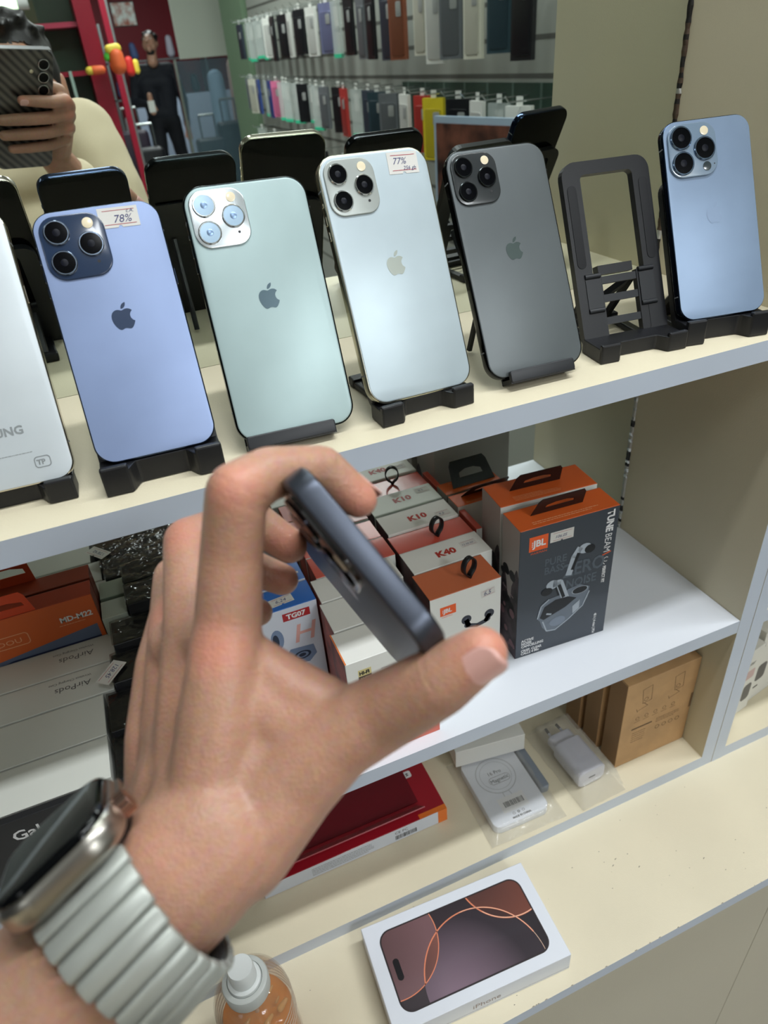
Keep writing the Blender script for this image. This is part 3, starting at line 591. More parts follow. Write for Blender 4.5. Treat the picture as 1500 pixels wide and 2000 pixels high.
# ------------------------------------------------------------ bottom compartment
kraft=mat('kraft_card',(186,148,104),.6,var=.04,vscale=30); kraftd=mat('kraft_inside',(120,94,66),.7)
kb=mat('kraft_print',(96,72,50),.6)
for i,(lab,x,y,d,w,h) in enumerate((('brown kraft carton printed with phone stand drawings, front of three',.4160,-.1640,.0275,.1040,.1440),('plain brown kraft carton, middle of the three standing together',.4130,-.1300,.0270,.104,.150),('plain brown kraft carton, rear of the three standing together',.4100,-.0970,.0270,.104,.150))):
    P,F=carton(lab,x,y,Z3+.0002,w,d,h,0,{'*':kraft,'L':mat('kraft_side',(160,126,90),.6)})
    if i==0:
        f_=F['F']; polys('thumb_notch',[rect(.1005,.060,.104,.085)],kraftd,f_,P)
        for cx_ in (.030,.076):
            polys('stand_drawing',stroke([(cx_-.004,.104),(cx_-.007,.128),(cx_+.006,.131),(cx_+.008,.106),(cx_-.004,.104)],.0006)+stroke([(cx_-.010,.094),(cx_+.004,.098),(cx_-.002,.104)],.0006)+stroke([(cx_-.010,.092),(cx_-.012,.098)],.0006)+ring(cx_,.110,.0025,.0031,14),kb,f_,P)
        for k in range(5): polys('icon_mark',ring(.022+k*.013,.080,.0022,.0028,10)+stroke([(.018+k*.013,.074),(.026+k*.013,.075)],.0006),kb,f_,P)
        polys('bar_mark',[rect(.016,.061,.046,.0635)],kb,f_,P); fineprint(.018,.054,.020,5,f_,kb,P,seed=2,gap=.004,h=.0008); fineprint(.052,.064,.036,3,f_,kb,P,seed=3,gap=.003,h=.0008)
        polys('round_marks',sum([ring(.056+k*.010,.048,.0026,.0033,12) for k in range(4)],[]),kb,f_,P)
    polys('flap_slit',[rect(.0005,.001,.0012,d-.001)],kraftd,F['T'],P)
# crimson carton lying with its lid ajar
crim=mat('crimson_card',(158,24,40),.4,coat=.2)
P,F=carton('flat white fronted carton with crimson top, half open, under the middle shelf',-.0200,-.1370,Z3+.0002,.2200,.090,.0225,0,{'*':crim,'F':mat('cool_white_card',(214,220,230)),'R':mat('orange_end',(232,120,44),.45)},name='carton')
mb=MB(); mb.box((-.085,-.030,.0226),(.072,-.0285,.0480)); 
M=Matrix.Translation((0,-.0295,.0226))@Matrix.Rotation(math.radians(38),4,'X'); mb=MB(); mb.box((-.108,0,0),(.082,.0012,.030),M=M); mb.build('raised_flap',mat('rose_crimson_card',(166,50,58),.4),P)
mb=MB(); mb.box((-.109,-.024,.0224),(.083,.042,.0236)); mb.build('inner_tray',mat('dark_crimson',(110,16,30),.45),P)
polys('orange_end_band',[rect(.2085,0,.220,.0225)],mat('orange_end',(232,120,44)),F['F'],P); polys('orange_top_band',[rect(.186,0,.220,.006)],mat('orange_end',(232,120,44)),F['T'],P)
words('CE FC',.0062,.154,.0140,F['F'],ink(),P,sx=1.0,name='approval_marks')
rr=random.Random(11); ps=[];x=.1545
while x<.181: l=rr.uniform(.0003,.0013); ps.append(rect(x,.0035,x+l,.0110)); x+=l+rr.uniform(.0004,.0009)
polys('barcode',ps,ink(),F['F'],P)
fineprint(.055,.016,.075,5,F['F'],mat('grey_lettering',(96,96,96)),P,seed=14,gap=.0028,h=.0007)
o=polys('small_logo',[rrect(.0105,.0095,.0025,5,.196,.060)],inkw(),F['T'],P); polys('small_logo_mark',[rect(.1945,.058,.1975,.0592),rect(.1945,.0602,.1975,.0614)],ink(),F['T'],o,e=.0003)
# white carton of a charger and its bagged contents
P,F=carton('small white carton with dark lettering on top, tucked under the middle shelf',.2360,-.0905,Z3+.0175,.0900,.060,.0280,-8,{'*':white()})
words('PHONES',.0110,.050,.030,F['T'],ink(),P,bold=.03,shear=.25,align='LEFT'); fineprint(.015,.020,.066,2,F['T'],mat('grey_lettering',(96,96,96)),P,gap=.002)
P=thing('wireless_charger_pack','flat white magnetic charger sleeve with barcode label inside a clear bag','charger',(.2770,-.1330,Z3+.0004),math.radians(-1))
mb=MB(); slab(mb,.0715,.094,.009,0,.0125,.001,.001,0,0); 
mp=mesh_obj('sleeve',[Vector((x,z,.0125-y)) for x,y,z in mb.v],mb.f,mat('bright_white_card',(226,230,238),.35),P,True,auto=.7)
T=frame((-.03575,-.047,.0125),(1,0,0),(0,0,1)); gl=mat('grey_lettering',(96,96,96)); lg=mat('light_grey_print',(186,190,196),.4)
polys('ring_print',ring(.034,.062,.0235,.0247,40)+ring(.034,.062,.0190,.0196,40)+stroke([(.030,.0375),(.030,.031)],.0009)+stroke([(.038,.0375),(.040,.030)],.0009),lg,T,P)
words('16 Pro',.0068,.034,.0640,T,ink(),P,align='CENTER'); words('Magnetic',.0068,.036,.0535,T,ink(),P,align='CENTER',rot=.05)
polys('label_outline',stroke(rrect(.027,.0095,.0045,5,.036,.0558)+[rrect(.027,.0095,.0045,5,.036,.0558)[0]],.0004),gl,T,P)
o=polys('barcode_label',[rect(.0185,.0130,.0520,.0320)],inkw(),T,P,e=.0002); x=.0235; ps=[]
while x<.0475: l=rr.uniform(.0003,.001); ps.append(rect(x,.0190,x+l,.0260)); x+=l+rr.uniform(.0003,.0008)
polys('barcode',ps,ink(),T,o,e=.0003); fineprint(.0235,.0165,.0250,1,T,ink(),o,h=.0009); fineprint(.0215,.0290,.028,1,T,gl,o)
words('MADE IN CHINA',.0032,.0365,.0035,T,ink(),P,align='CENTER',bold=.04); polys('marks',ring(.029,.0095,.0012,.0016,12)+ring(.035,.0095,.0008,.0016,12)+ring(.041,.0095,.0012,.0016,12),ink(),T,P)
def bag(label_parent,w,l,h,seed,name='clear_bag'):
    """crumpled clear film bag over a pack: thin wavy shell"""
    nx,ny=26,30; v=[];f=[]
    for b in range(ny+1):
        for a in range(nx+1):
            u=a/nx*2-1; q=b/ny*2-1; e=max(abs(u)**3,abs(q)**4); e=max(0,min(1,(max(abs(u),abs(q))-.80)/.2))
            z=h*(1-e)+.0010*e+.0022*noise.noise(Vector((u*3+seed,q*4,seed)))*(.4+e)+.0012*noise.noise(Vector((u*9,q*11+seed,2)))
            v.append((u*w/2,q*l/2,max(z,.0005)))
    for b in range(ny):
        for a in range(nx): q=b*(nx+1)+a; f.append((q,q+1,q+nx+2,q+nx+1))
    return mesh_obj(name,v,f,mat('bag_film',(206,204,196),.10,alpha=.26,spec=1,coat=1,bump=1,bscale=60,bdist=.006),label_parent,True)
bg=bag(P,.098,.118,.0148,1.3); bg.location=(.002,.0,0)
mb=MB(); slab(mb,.0125,.070,.004,0,.012,.002,.002,.0445,.012); mesh_obj('grey_cable_pack',[Vector((x,z,.0125-y)) for x,y,z in mb.v],mb.f,mat('dim_blue_grey',(128,136,146),.45),P,True,auto=.7)
P=thing('plug_adapter','white two-pin plug adapter in a clear bag beside the kraft cartons','charger',(.3760,-.1420,Z3+.0006),math.radians(2))
wp=mat('glossy_white_plastic',(206,208,222),.28,coat=.3)
mb=MB(); slab(mb,.0385,.0270,.0085,-.028,.022,.002,.002,0,.0150); mb.build('body',wp,P,True,.7)
mb=MB(); slab(mb,.0340,.0170,.0070,.0222,.0385,.002,.002,0,.0145); mb.build('plug_head',wp,P,True,.7)
for s in (-1,1):
    mb=MB(); mb.tube((s*.0095,.038,.0150),(s*.0085,.046,.0150),.0019,n=10); a=mb.build('pin',wp,P,True,.7)
    mb=MB(); mb.tube((s*.0085,.046,.0150),(s*.008,.054,.0150),.0019,n=10); mb.build('pin_tip',mat('dark_metal',(70,66,64),.3,metal=1),a,True,.7)
mb=MB(); mb.box((-.0045,-.0283,.0142),(.0045,-.0279,.0160)); mb.build('usb_port',ink(),P)
bg=bag(P,.062,.118,.0295,4.4); bg.location=(0,.006,0)
# right-hand compartment
P,F=carton('white carton with pink stain, dark rounded icons and small lettering, right compartment',.5880,-.1680,Z3+.0002,.0420,.050,.115,10,{'*':white()})
words('Adapter',.0085,.004,.088,F['F'],ink(),P,shear=.2,sx=.9); polys('pink_print',[rrect(.020,.016,.003,4,.024,.070)],mat('faded_pink_print',(206,178,176),.5),F['F'],P)
polys('dark_icon',[rrect(.017,.030,.006,6,.028,.036)],mat('charcoal_print',(84,84,88),.4),F['F'],P); polys('dark_bar',[rect(.011,.022,.014,.050)],mat('charcoal_print',(84,84,88)),F['F'],P); polys('word_mark',[rect(.010,.009,.017,.012)],ink(),F['F'],P)
P,F=carton('white carton with a dark rounded icon at the right edge of the frame',.6330,-.1560,Z3+.0002,.0480,.050,.125,10,{'*':white()})
polys('dark_icon',[rrect(.020,.030,.006,6,.014,.050)],mat('charcoal_print',(84,84,88)),F['F'],P); polys('word_mark',[rect(.006,.022,.016,.025)],ink(),F['F'],P); words('s',.010,.002,.10,F['F'],ink(),P)

# ------------------------------------------------------------ things on the counter
P,F=carton('white phone carton with a dusky screen picture on its lid, on the counter',.0580,-.3125,Z4+.0002,.1845,.0995,.0290,-2.6,{'*':mat('bright_white_card',(226,230,238))},name='phone_carton',bev=.0006,lid=False)
polys('lid_gap',[rect(.0005,.0035,.184,.0039)],mat('seam_shade',(120,116,110)),F['F'],P)
words('iPhone',.0110,.078,.0085,F['F'],mat('bronze_lettering',(150,132,128),.35,metal=.4),P,name='lettering')
T=F['T']; g=polys('screen_border',[rrect(.1585,.0775,.0125,10,.0925,.0498)],mat('dark_border',(52,46,48),.3),T,P,e=.0001)
scr=[(.0165,.0142),(.1685,.0854)]
# dusky picture: plates of colour cut to the screen outline
def clip_poly(p,q):  # sutherland-hodgman, clip p by convex q (ccw)
    out=list(p)
    for (ax,ay),(bx,by) in zip(q,q[1:]+q[:1]):
        inp=out; out=[]
        if not inp: return []
        for i in range(len(inp)):
            c=inp[i]; d=inp[i-1]; fc=(bx-ax)*(c[1]-ay)-(by-ay)*(c[0]-ax); fd=(bx-ax)*(d[1]-ay)-(by-ay)*(d[0]-ax)
            if (fc>=0)!=(fd>=0): t=fd/(fd-fc); out.append((d[0]+(c[0]-d[0])*t,d[1]+(c[1]-d[1])*t))
            if fc>=0: out.append(c)
    return out
Q=rrect(.1555,.0745,.0112,10,.0925,.0498)
def gradmat(name,c1,c2,o,r,glow=None):
    if name in MAT: return MAT[name]
    m=mat(name,c1,.35,coat=.25); nt=m.node_tree; N=nt.nodes.new; L=nt.links.new
    tc=N('ShaderNodeTexCoord'); mp=N('ShaderNodeVectorMath'); mp.operation='DISTANCE'; mp.inputs[1].default_value=o
    L(tc.outputs['Object'],mp.inputs[0]); rp=N('ShaderNodeValToRGB'); rp.color_ramp.elements[0].color=lin(c1); rp.color_ramp.elements[1].color=lin(c2)
    dv=N('ShaderNodeMath'); dv.operation='DIVIDE'; dv.inputs[1].default_value=r; L(mp.outputs['Value'],dv.inputs[0]); L(dv.outputs[0],rp.inputs[0]); L(rp.outputs[0],nt.nodes['Principled BSDF'].inputs['Base Color']); return m
g1=polys('printed_screen',[Q],gradmat('screen_print_a',(62,50,56),(40,34,40),(-.02,-.01,.029),.09),T,g,e=.0002)
def disk_arc(cx,cy,r,n=48,ry=None): return circ(cx,cy,r,n,ry)
polys('picture_left',[clip_poly(circ(.020,.075,.052,60),Q)],gradmat('screen_print_b',(86,62,62),(120,88,92),(-.10,.03,.029),.07),T,g1,e=.00028)
polys('picture_globe',[clip_poly(circ(.102,.015,.062,70),Q)],gradmat('screen_print_c',(140,116,132),(50,42,50),(-.025,-.048,.029),.078),T,g1,e=.00034)
polys('picture_corner',[clip_poly(circ(.160,.100,.050,60),Q)],gradmat('screen_print_d',(66,46,46),(116,66,54),(.03,.06,.029),.07),T,g1,e=.00030)
lens1=clip_poly(circ(.160,.100,.050,60),circ(.102,.015,.062,70)); polys('picture_lens',[clip_poly(lens1,Q)],gradmat('screen_print_e',(48,34,38),(92,56,50),(.035,.0,.029),.05),T,g1,e=.0004)
lens2=clip_poly(circ(.020,.075,.052,60),circ(.102,.015,.062,70)); polys('picture_lens_left',[clip_poly(lens2,Q)],gradmat('screen_print_f',(60,44,46),(140,88,78),(-.07,.0,.029),.06),T,g1,e=.0004)
def arcs(cx,cy,r,w,test=None):
    out=[]
    for q in ring(cx,cy,r-w,r,90):
        c=clip_poly(q,Q)
        if c and (test is None or test(*c[0])): out.append(c)
    return out
polys('picture_glow',arcs(.102,.015,.062,.0012,lambda x,y:y>.03)+arcs(.160,.100,.050,.0014)+arcs(.020,.075,.052,.0009),mat('glowing_orange_print',(232,140,104),.4),T,g1,e=.00046)
polys('picture_glow_core',arcs(.160,.1002,.0496,.0005,lambda x,y:y<.07)+arcs(.102,.015,.0616,.0004,lambda x,y:x>.1),mat('pale_peach_print',(252,214,186),.4),T,g1,e=.0005)
polys('camera_pill',[rrect(.0062,.0205,.0031,6,.0225,.0500)],mat('soft_black_print',(22,20,24),.3),T,g1,e=.00052); 
# hand-gel bottle with a pump cap
P=thing('pump_bottle','clear round bottle of orange gel with a white pump cap on the counter','bottle',(-.0500,-.2590,Z4+.0003))
glass=mat('bottle_plastic',(190,160,130),.06,alpha=.20,spec=.9); gel=mat('orange_gel',(240,140,30),.10,alpha=.88,spec=.8)
mb=MB(); mb.lathe([(.0300,0),(.0330,.003),(.0335,.01),(.0335,.092),(.0330,.100),(.0310,.108),(.0260,.1145),(.0180,.1185),(.0130,.120),(.0122,.124),(.0116,.124),(.0122,.119),(.0175,.1172),(.0252,.1132),(.0298,.107),(.0318,.099),(.0322,.092),(.0322,.005),(.029,.0025)],n=48); mb.build('bottle_shell',glass,P,True,1.2)
mb=MB(); mb.lathe([(.0285,.0040),(.0312,.0080),(.0312,.068),(.0300,.0705),(.018,.0730),(.006,.0700),(.0001,.0710)],n=48); 
mb.v=[Vector((p.x,p.y,p.z+(.004*noise.noise(Vector((p.x*70,p.y*70,1.5))) if p.z>.067 else 0))) for p in mb.v]; mb.build('gel',gel,P,True,1.0)
for i in range(5):
    mb=MB(); r=.03362; z=.060+i*.007; n=40; 
    for k in range(n):
        a=2*PI*k/n; b=2*PI*(k+1)/n; mb.tube((r*math.cos(a),r*math.sin(a),z),(r*math.cos(b),r*math.sin(b),z),.0005,n=5,cap=False)
    mb.build('grip_rib',mat('rib_plastic',(214,200,180),.2,alpha=.45),P,True)
wc=mat('cap_white',(224,228,226),.35); wg=mat('cap_collar_grey',(196,200,196),.35)
mb=MB(); mb.lathe([(.0195,.1175),(.0198,.130),(.0190,.1322),(.0178,.1328),(.0150,.1330),(.0148,.131)],n=48); mb.build('collar',wg,P,True,.6)
mb=MB(); mb.lathe([(.0146,.131),(.0140,.1352),(.0122,.1362),(.0118,.1362)],n=40); mb.build('collar_ring',wc,P,True,.6)
mb=MB(); mb.lathe([(.0112,.128),(.0109,.1530),(.0102,.1546),(.0001,.1550)],n=40); mb.build('pump_cap',wc,P,True,.6)
mb=MB(); mb.tube((0,0,.02),(0,0,.128),.0022,n=10); mb.build('dip_tube',mat('tube_plastic',(226,226,216),.2,alpha=.6),P,True,.7)
mb=MB()
for (x,y,r) in ((.014,.006,.004),(.018,-.004,.003),(-.012,-.012,.005),(.006,-.018,.006),(-.004,.014,.003),(.020,-.012,.007)): mb.caps((x,y,.076+r),(x+r*.9,y+r*.6,.080+r*.5),r*.45,r*.3,8,3)
mb.build('gel_smear',mat('orange_gel_thin',(250,190,110),.08,alpha=.6,spec=.9),P,True)
P,F=carton('white card box left of the bottle at the bottom edge of the frame',-.1620,-.3300,Z4+.0002,.0780,.085,.018,4,{'*':mat('bright_white_card',(226,230,238))},lid=False)

# ------------------------------------------------------------ people
def skinmat():
    if 'skin' in MAT: return MAT['skin']
    m=mat('skin',(196,146,118),.42,sss=.12); nt=m.node_tree; N=nt.nodes.new; L=nt.links.new; b=nt.nodes['Principled BSDF']
    tc=N('ShaderNodeTexCoord'); n1=N('ShaderNodeTexNoise'); n1.inputs['Scale'].default_value=26; n1.inputs['Detail'].default_value=3; L(tc.outputs['Object'],n1.inputs[0])
    r=N('ShaderNodeValToRGB'); r.color_ramp.elements[0].position=.33; r.color_ramp.elements[1].position=.68; r.color_ramp.elements[0].color=lin((162,119,91)); r.color_ramp.elements[1].color=lin((189,134,106)); L(n1.outputs['Fac'],r.inputs[0])
    n2=N('ShaderNodeTexNoise'); n2.inputs['Scale'].default_value=420; n2.inputs['Detail'].default_value=3; L(tc.outputs['Object'],n2.inputs[0])
    mx=N('ShaderNodeMix'); mx.data_type='RGBA'; mx.inputs[0].default_value=.10; L(r.outputs[0],mx.inputs[6]); L(n2.outputs['Color'],mx.inputs[7])
    # ruddier knuckles and fingertips, stored per vertex
    at_=N('ShaderNodeAttribute'); at_.attribute_name='ruddy'; m2=N('ShaderNodeMix'); m2.data_type='RGBA'; L(at_.outputs['Fac'],m2.inputs[0]); L(mx.outputs[2],m2.inputs[6]); m2.inputs[7].default_value=lin((222,136,116)); L(m2.outputs[2],b.inputs['Base Color'])
    v=N('ShaderNodeTexVoronoi'); v.inputs['Scale'].default_value=900; L(tc.outputs['Object'],v.inputs['Vector'])
    n3=N('ShaderNodeTexNoise'); n3.inputs['Scale'].default_value=130; L(tc.outputs['Object'],n3.inputs[0]); ad=N('ShaderNodeMath'); ad.operation='ADD'; L(v.outputs['Distance'],ad.inputs[0]); L(n3.outputs['Fac'],ad.inputs[1])
    bp=N('ShaderNodeBump'); bp.inputs['Strength'].default_value=.28; bp.inputs['Distance'].default_value=.0006; L(ad.outputs[0],bp.inputs['Height']); L(bp.outputs[0],b.inputs['Normal']); return m
def remeshed(mb,voxel,smooth_it=8,fac=.5):
    """one continuous surface grown over overlapping tapered limbs"""
    me=bpy.data.meshes.new('t'); me.from_pydata([tuple(v) for v in mb.v],[],mb.f)
    bm=bmesh.new(); bm.from_mesh(me); bmesh.ops.recalc_face_normals(bm,faces=bm.faces); bm.to_mesh(me); bm.free()
    o=bpy.data.objects.new('t',me); COL.objects.link(o)
    md=o.modifiers.new('r','REMESH'); md.mode='VOXEL'; md.voxel_size=voxel
    s=o.modifiers.new('s','SMOOTH'); s.factor=fac; s.iterations=smooth_it
    dg=bpy.context.evaluated_depsgraph_get(); out=bpy.data.meshes.new_from_object(o.evaluated_get(dg)); bpy.data.objects.remove(o)
    return out
def chain(mb,nodes,fn):
    for (a,b) in zip(nodes,nodes[1:]): mb.caps(fn(a),fn(b),a[3]/1000,b[3]/1000)
def merge(meshes):
    bm=bmesh.new()
    for me in meshes: bm.from_mesh(me)
    out=bpy.data.meshes.new('body'); bm.to_mesh(out); bm.free(); out.polygons.foreach_set('use_smooth',[True]*len(out.polygons)); return out
px_=lambda n: at(n[0],n[1],n[2]/1000)
cm=lambda n: camloc(n[0]/1000,n[1]/1000,n[2]/1000)
wd=lambda n: Vector((n[0],n[1],n[2]))
# --- left hand and forearm, close to the lens, pinching the black smartphone
HAND=MB()
index=[(405,1600,228,15),(428,1400,230,14),(446,1215,233,11.6),(452,1085,229,10.6),(462,962,222,10.2),(525,924,228,9.0),(628,915,239,8.3),(700,975,244,7.0)]
middle=[(370,1600,240,15),(380,1400,246,14),(384,1235,252,12),(368,1058,277,10),(488,1012,292,8.8),(566,1066,296,7.8)]
ringf=[(340,1600,250,14),(345,1420,258,13),(345,1268,266,11.5),(343,1128,300,9.6),(462,1096,312,8.6),(552,1132,316,7.5)]
pinky=[(312,1590,258,13),(306,1440,266,12),(316,1300,278,10.5),(330,1200,306,8.5),(430,1180,318,7.6),(505,1196,322,6.8)]
thumb=[(470,1650,228,18),(565,1525,232,17),(655,1440,230,14.5),(742,1393,226,13),(858,1330,212,10.9),(938,1276,206,8.4)]
for c in (index,middle,ringf,pinky,thumb): chain(HAND,c,px_)
for c in ([(480,1340,236,12),(560,1410,236,14),(660,1425,232,12.5)],[(500,1290,236,8.5),(560,1340,236,10.5),(640,1380,233,10)],[(440,1560,234,20),(520,1470,238,17),(470,1350,240,13)],[(400,1640,230,23),(420,1480,242,18)],[(340,1620,246,20),(370,1460,250,16)],[(420,1250,244,11.5),(350,1260,262,11.5)]): chain(HAND,c,px_)
WR=Vector((-65,115,226)); AX=Vector((-.69,.64,-.32)).normalized()
def arm(t): p=WR+AX*t; return p
for dz in (-4,6):
    nodes=[(330+750-690+20,1640,222+dz*2,23)]
    ar=[(*(arm(t)+Vector((0,0,dz))),r) for t,r in ((-14,23.5),(0,24),(20,23.5),(45,25.5),(90,30),(150,36),(235,40))]
    for a,b in zip(ar,ar[1:]): HAND.caps(cm(a),cm(b),a[3]/1000,b[3]/1000,20)
HAND.caps(cm((*arm(-16),23)),px_((420,1570,234,21)),.0235,.021); HAND.caps(cm((*arm(-10),23)),px_((350,1600,246,17)),.022,.018)
hand_me=remeshed(HAND,.0014,9,.5)
# knuckle creases are part of the surface: nudge vertices slightly, and store ruddiness
def crease(me,spots,ruds):
    at_=me.attributes.new('ruddy','FLOAT','POINT'); vals=[0]*len(me.vertices)
    for i,v in enumerate(me.vertices):
        p=v.co; s=0
        for c,r in ruds:
            d=(p-c).length
            if d<r: s=max(s,(1-d/r))
        vals[i]=min(.42,s*.6)
        for c,ax,half,depth,wid in spots:
            q=p-c; t=q.dot(ax)
            if abs(t)<wid and (q-ax*t).length<half: v.co=p-v.normal*depth*(1-abs(t)/wid)
    at_.data.foreach_set('value',vals)
def fdir(a,b): return (px_(b)-px_(a)).normalized()
sp=[]
for ch,i in ((index,4),(middle,3),(thumb,4),(index,6)):
    c=px_(ch[i]); ax=fdir(ch[i-1],ch[min(i+1,len(ch)-1)])
    for k in (-.0022,0,.0024): sp.append((c+ax*k,ax,.013,.0004,.0007))
ruds=[(px_((450,945,210)),.014),(px_((705,985,240)),.015),(px_((955,1270,200)),.015),(px_((345,1035,268)),.014),(px_((295,1190,265)),.014),(px_((560,1062,290)),.013),(px_((560,1130,306)),.012),(px_((420,1265,222)),.013)]
crease(hand_me,sp,ruds)
# --- right hand holding the camera phone
RH=MB()
for c in ([(36,44,-12,12),(30,31,-4,8.6),(6,27,5.2,7.8),(-14,26,4.4,7.3),(-31,25,4.0,6.4)],[(38,58,-14,12),(33,50,-4,9),(2,48,6,8.2),(-28,49,6,7.8),(-58,51,4.2,6.8)],[(38,76,-14,12),(33,69,-4,9),(2,69,6,8),(-28,70,6,7.6),(-56,72,4.2,6.6)],[(36,94,-15,11),(31,88,-5,8),(4,90,4,7),(-24,91,5,6.6),(-46,92,4,5.8)],
          [(30,60,-26,14),(30,104,-30,19),(34,140,-44,23)],[(32,34,-26,11),(6,22,-24,9),(-16,20,-22,8)],[(36,88,-24,16),(34,120,-36,22)]): chain(RH,c,cm)
relb=Vector((.105,-.85,1.20)); rw=cm((34,140,-44)); RH.caps(rw,rw.lerp(relb,.45),.0235,.032); RH.caps(rw.lerp(relb,.45),relb,.032,.040)
rh_me=remeshed(RH,.0022,5); crease(rh_me,[],[(cm((33,31,2)),.014),(cm((34,50,4)),.014),(cm((34,70,4)),.014),(cm((-31,25,6)),.012)])
def head(c,rot,hairm,parent,k=1.0,seed=1):
    """face looks along local -y; returns head mesh; adds hair, eyes to parent"""
    R=Matrix.Rotation(rot[2],3,'Z')@Matrix.Rotation(rot[0],3,'X'); f=lambda x,y,z: c+R@Vector((x*k,y*k,z*k))
    hb=MB(); hb.ell(c,.074*k,.092*k,.100*k,R); hb.caps(f(0,-.045,-.040),f(0,-.055,-.088),.045*k,.026*k); hb.caps(f(-.035,-.03,-.05),f(.035,-.03,-.05),.034*k,.034*k)
    hb.caps(f(0,-.090,.006),f(0,-.108,-.030),.006*k,.0115*k); hb.caps(f(-.012,-.098,-.032),f(.012,-.098,-.032),.007*k,.007*k)
    hb.caps(f(-.022,-.086,-.062),f(.022,-.086,-.062),.0065*k,.0065*k); hb.caps(f(-.02,-.084,-.070),f(.02,-.084,-.070),.007*k,.007*k)
    hb.caps(f(-.045,-.076,.026),f(-.015,-.088,.024),.008*k,.008*k); hb.caps(f(.045,-.076,.026),f(.015,-.088,.024),.008*k,.008*k)
    for s in (-1,1): hb.caps(f(s*.074,.008,.014),f(s*.078,.010,-.022),.013*k,.009*k)
    hb.caps(f(0,.02,-.06),f(0,.03,-.17),.050*k,.056*k)
    hair=MB(); hair.ell(f(0,.014,.026),.082*k,.094*k,.092*k,R)
    rr=random.Random(seed)
    for i in range(60):
        a=rr.uniform(0,2*PI); e=rr.uniform(.25,1.3); x,y,z=math.cos(a)*math.cos(e),math.sin(a)*math.cos(e),math.sin(e)
        if y<-.5 and z<.6: continue
        p=f(x*.078,.014+y*.09,.026+z*.088); q=f(x*.088+rr.uniform(-.02,.02),.014+y*.098+rr.uniform(-.03,.01),.022+z*.098); hair.caps(p,q,.014*k,.006*k,8,3)
    # leave the face free: trim hair that lies in front and below the hairline
    hm=remeshed(hair,.006*k,7); bm=bmesh.new(); bm.from_mesh(hm); Ri=R.inverted()
    bmesh.ops.delete(bm,geom=[v for v in bm.verts if ((Ri@(v.co-c))/k).y<-.055 and ((Ri@(v.co-c))/k).z<.058 or ((Ri@(v.co-c))/k).z<-.045 or (((Ri@(v.co-c))/k).y<.0 and ((Ri@(v.co-c))/k).z<.0)],context='VERTS'); bm.to_mesh(hm); bm.free()
    hm.polygons.foreach_set('use_smooth',[True]*len(hm.polygons)); hm.materials.append(hairm); ho=bpy.data.objects.new('hair',hm); COL.objects.link(ho); ho.parent=parent
    for s in (-1,1):
        e=MB(); e.ell(f(s*.030,-.080,.010),.0125*k,.0105*k,.0085*k,R,12,8); eo=e.build('eye',mat('eye_white',(226,222,216),.2),parent,True)
        e=MB(); e.ell(f(s*.030,-.0885,.009),.0052*k,.0034*k,.0052*k,R,10,6); e.build('iris',mat('dark_iris',(38,26,20),.15),eo,True)
        e=MB(); e.caps(f(s*.046,-.082,.030),f(s*.016,-.093,.031),.0035*k,.0042*k,8,3); e.build('eyebrow',hairm,parent,True)
    e=MB(); e.caps(f(-.019,-.0925,-.066),f(.019,-.0925,-.066),.0028*k,.0028*k,8,3); e.build('lips',mat('lip',(158,88,80),.45),parent,True)
    return hb
black_hair=mat('black_hair',(26,23,22),.5)
PH=thing('person','person in beige sweater photographing the shelf, holding a black phone, seen in mirror','person')
hc=Vector((-.052,-.975,1.535)); hb=head(hc,(-.12,0,PI),black_hair,PH,1.0,2)
BD=merge([hand_me,rh_me,remeshed(hb,.006,3)]); BD.materials.append(skinmat()); bo=bpy.data.objects.new('body',BD); COL.objects.link(bo); bo.parent=PH
lelb=cm((*arm(240),0)); lsh=Vector((-.275,-.84,1.425)); rsh=Vector((.035,-.955,1.462))
SW=MB()
for a,b,ra,rb in ((rsh,relb,.058,.047),(relb,rw.lerp(relb,.18),.047,.036),(lsh,lelb+Vector((-.02,-.03,.0)),.060,.052),(lelb+Vector((-.02,-.03,.0)),cm((*arm(175),0)),.051,.045),
    (Vector((-.235,-.90,1.40)),Vector((-.01,-.98,1.42)),.075,.072),(Vector((-.20,-.93,1.30)),Vector((-.05,-1.0,1.32)),.105,.105),(Vector((-.19,-.96,1.12)),Vector((-.07,-1.01,1.13)),.105,.105),(Vector((-.185,-.97,1.02)),Vector((-.075,-1.01,1.02)),.108,.108),
    (Vector((-.20,-.93,1.30)),Vector((-.185,-.97,1.02)),.105,.108),(Vector((-.05,-1.0,1.32)),Vector((-.075,-1.01,1.02)),.105,.108),(Vector((-.06,-.985,1.42)),Vector((-.054,-.985,1.475)),.068,.058),
    (rsh,Vector((-.06,-.98,1.44)),.058,.066),(lsh,Vector((-.16,-.95,1.40)),.060,.08)): SW.caps(a,b,ra,rb,18)
def cloth(name,mb,vox,m,parent,wr=.004,sc=22,it=3):
    me=remeshed(mb,vox,it)
    for v in me.vertices: v.co+=v.normal*wr*noise.noise(v.co*sc)
    me.polygons.foreach_set('use_smooth',[True]*len(me.polygons)); me.materials.append(m); o=bpy.data.objects.new(name,me); COL.objects.link(o); o.parent=parent; return o
cloth('sweater',SW,.008,mat('beige_knit',(212,198,168),.85,bump=.6,bscale=700,bdist=.0006),PH,.008,16)
TR=MB()
for s,x in ((-1,-.20),(1,-.06)):
    TR.caps((x,-.99,.98),(x,-1.0,.55),.10,.07,16); TR.caps((x,-1.0,.55),(x,-1.02,.20),.07,.052,16)
TR.caps((-.19,-.98,1.0),(-.07,-1.0,1.0),.108,.108,16)
cloth('trousers',TR,.012,mat('dark_denim',(34,40,54),.8),PH,.006,12)
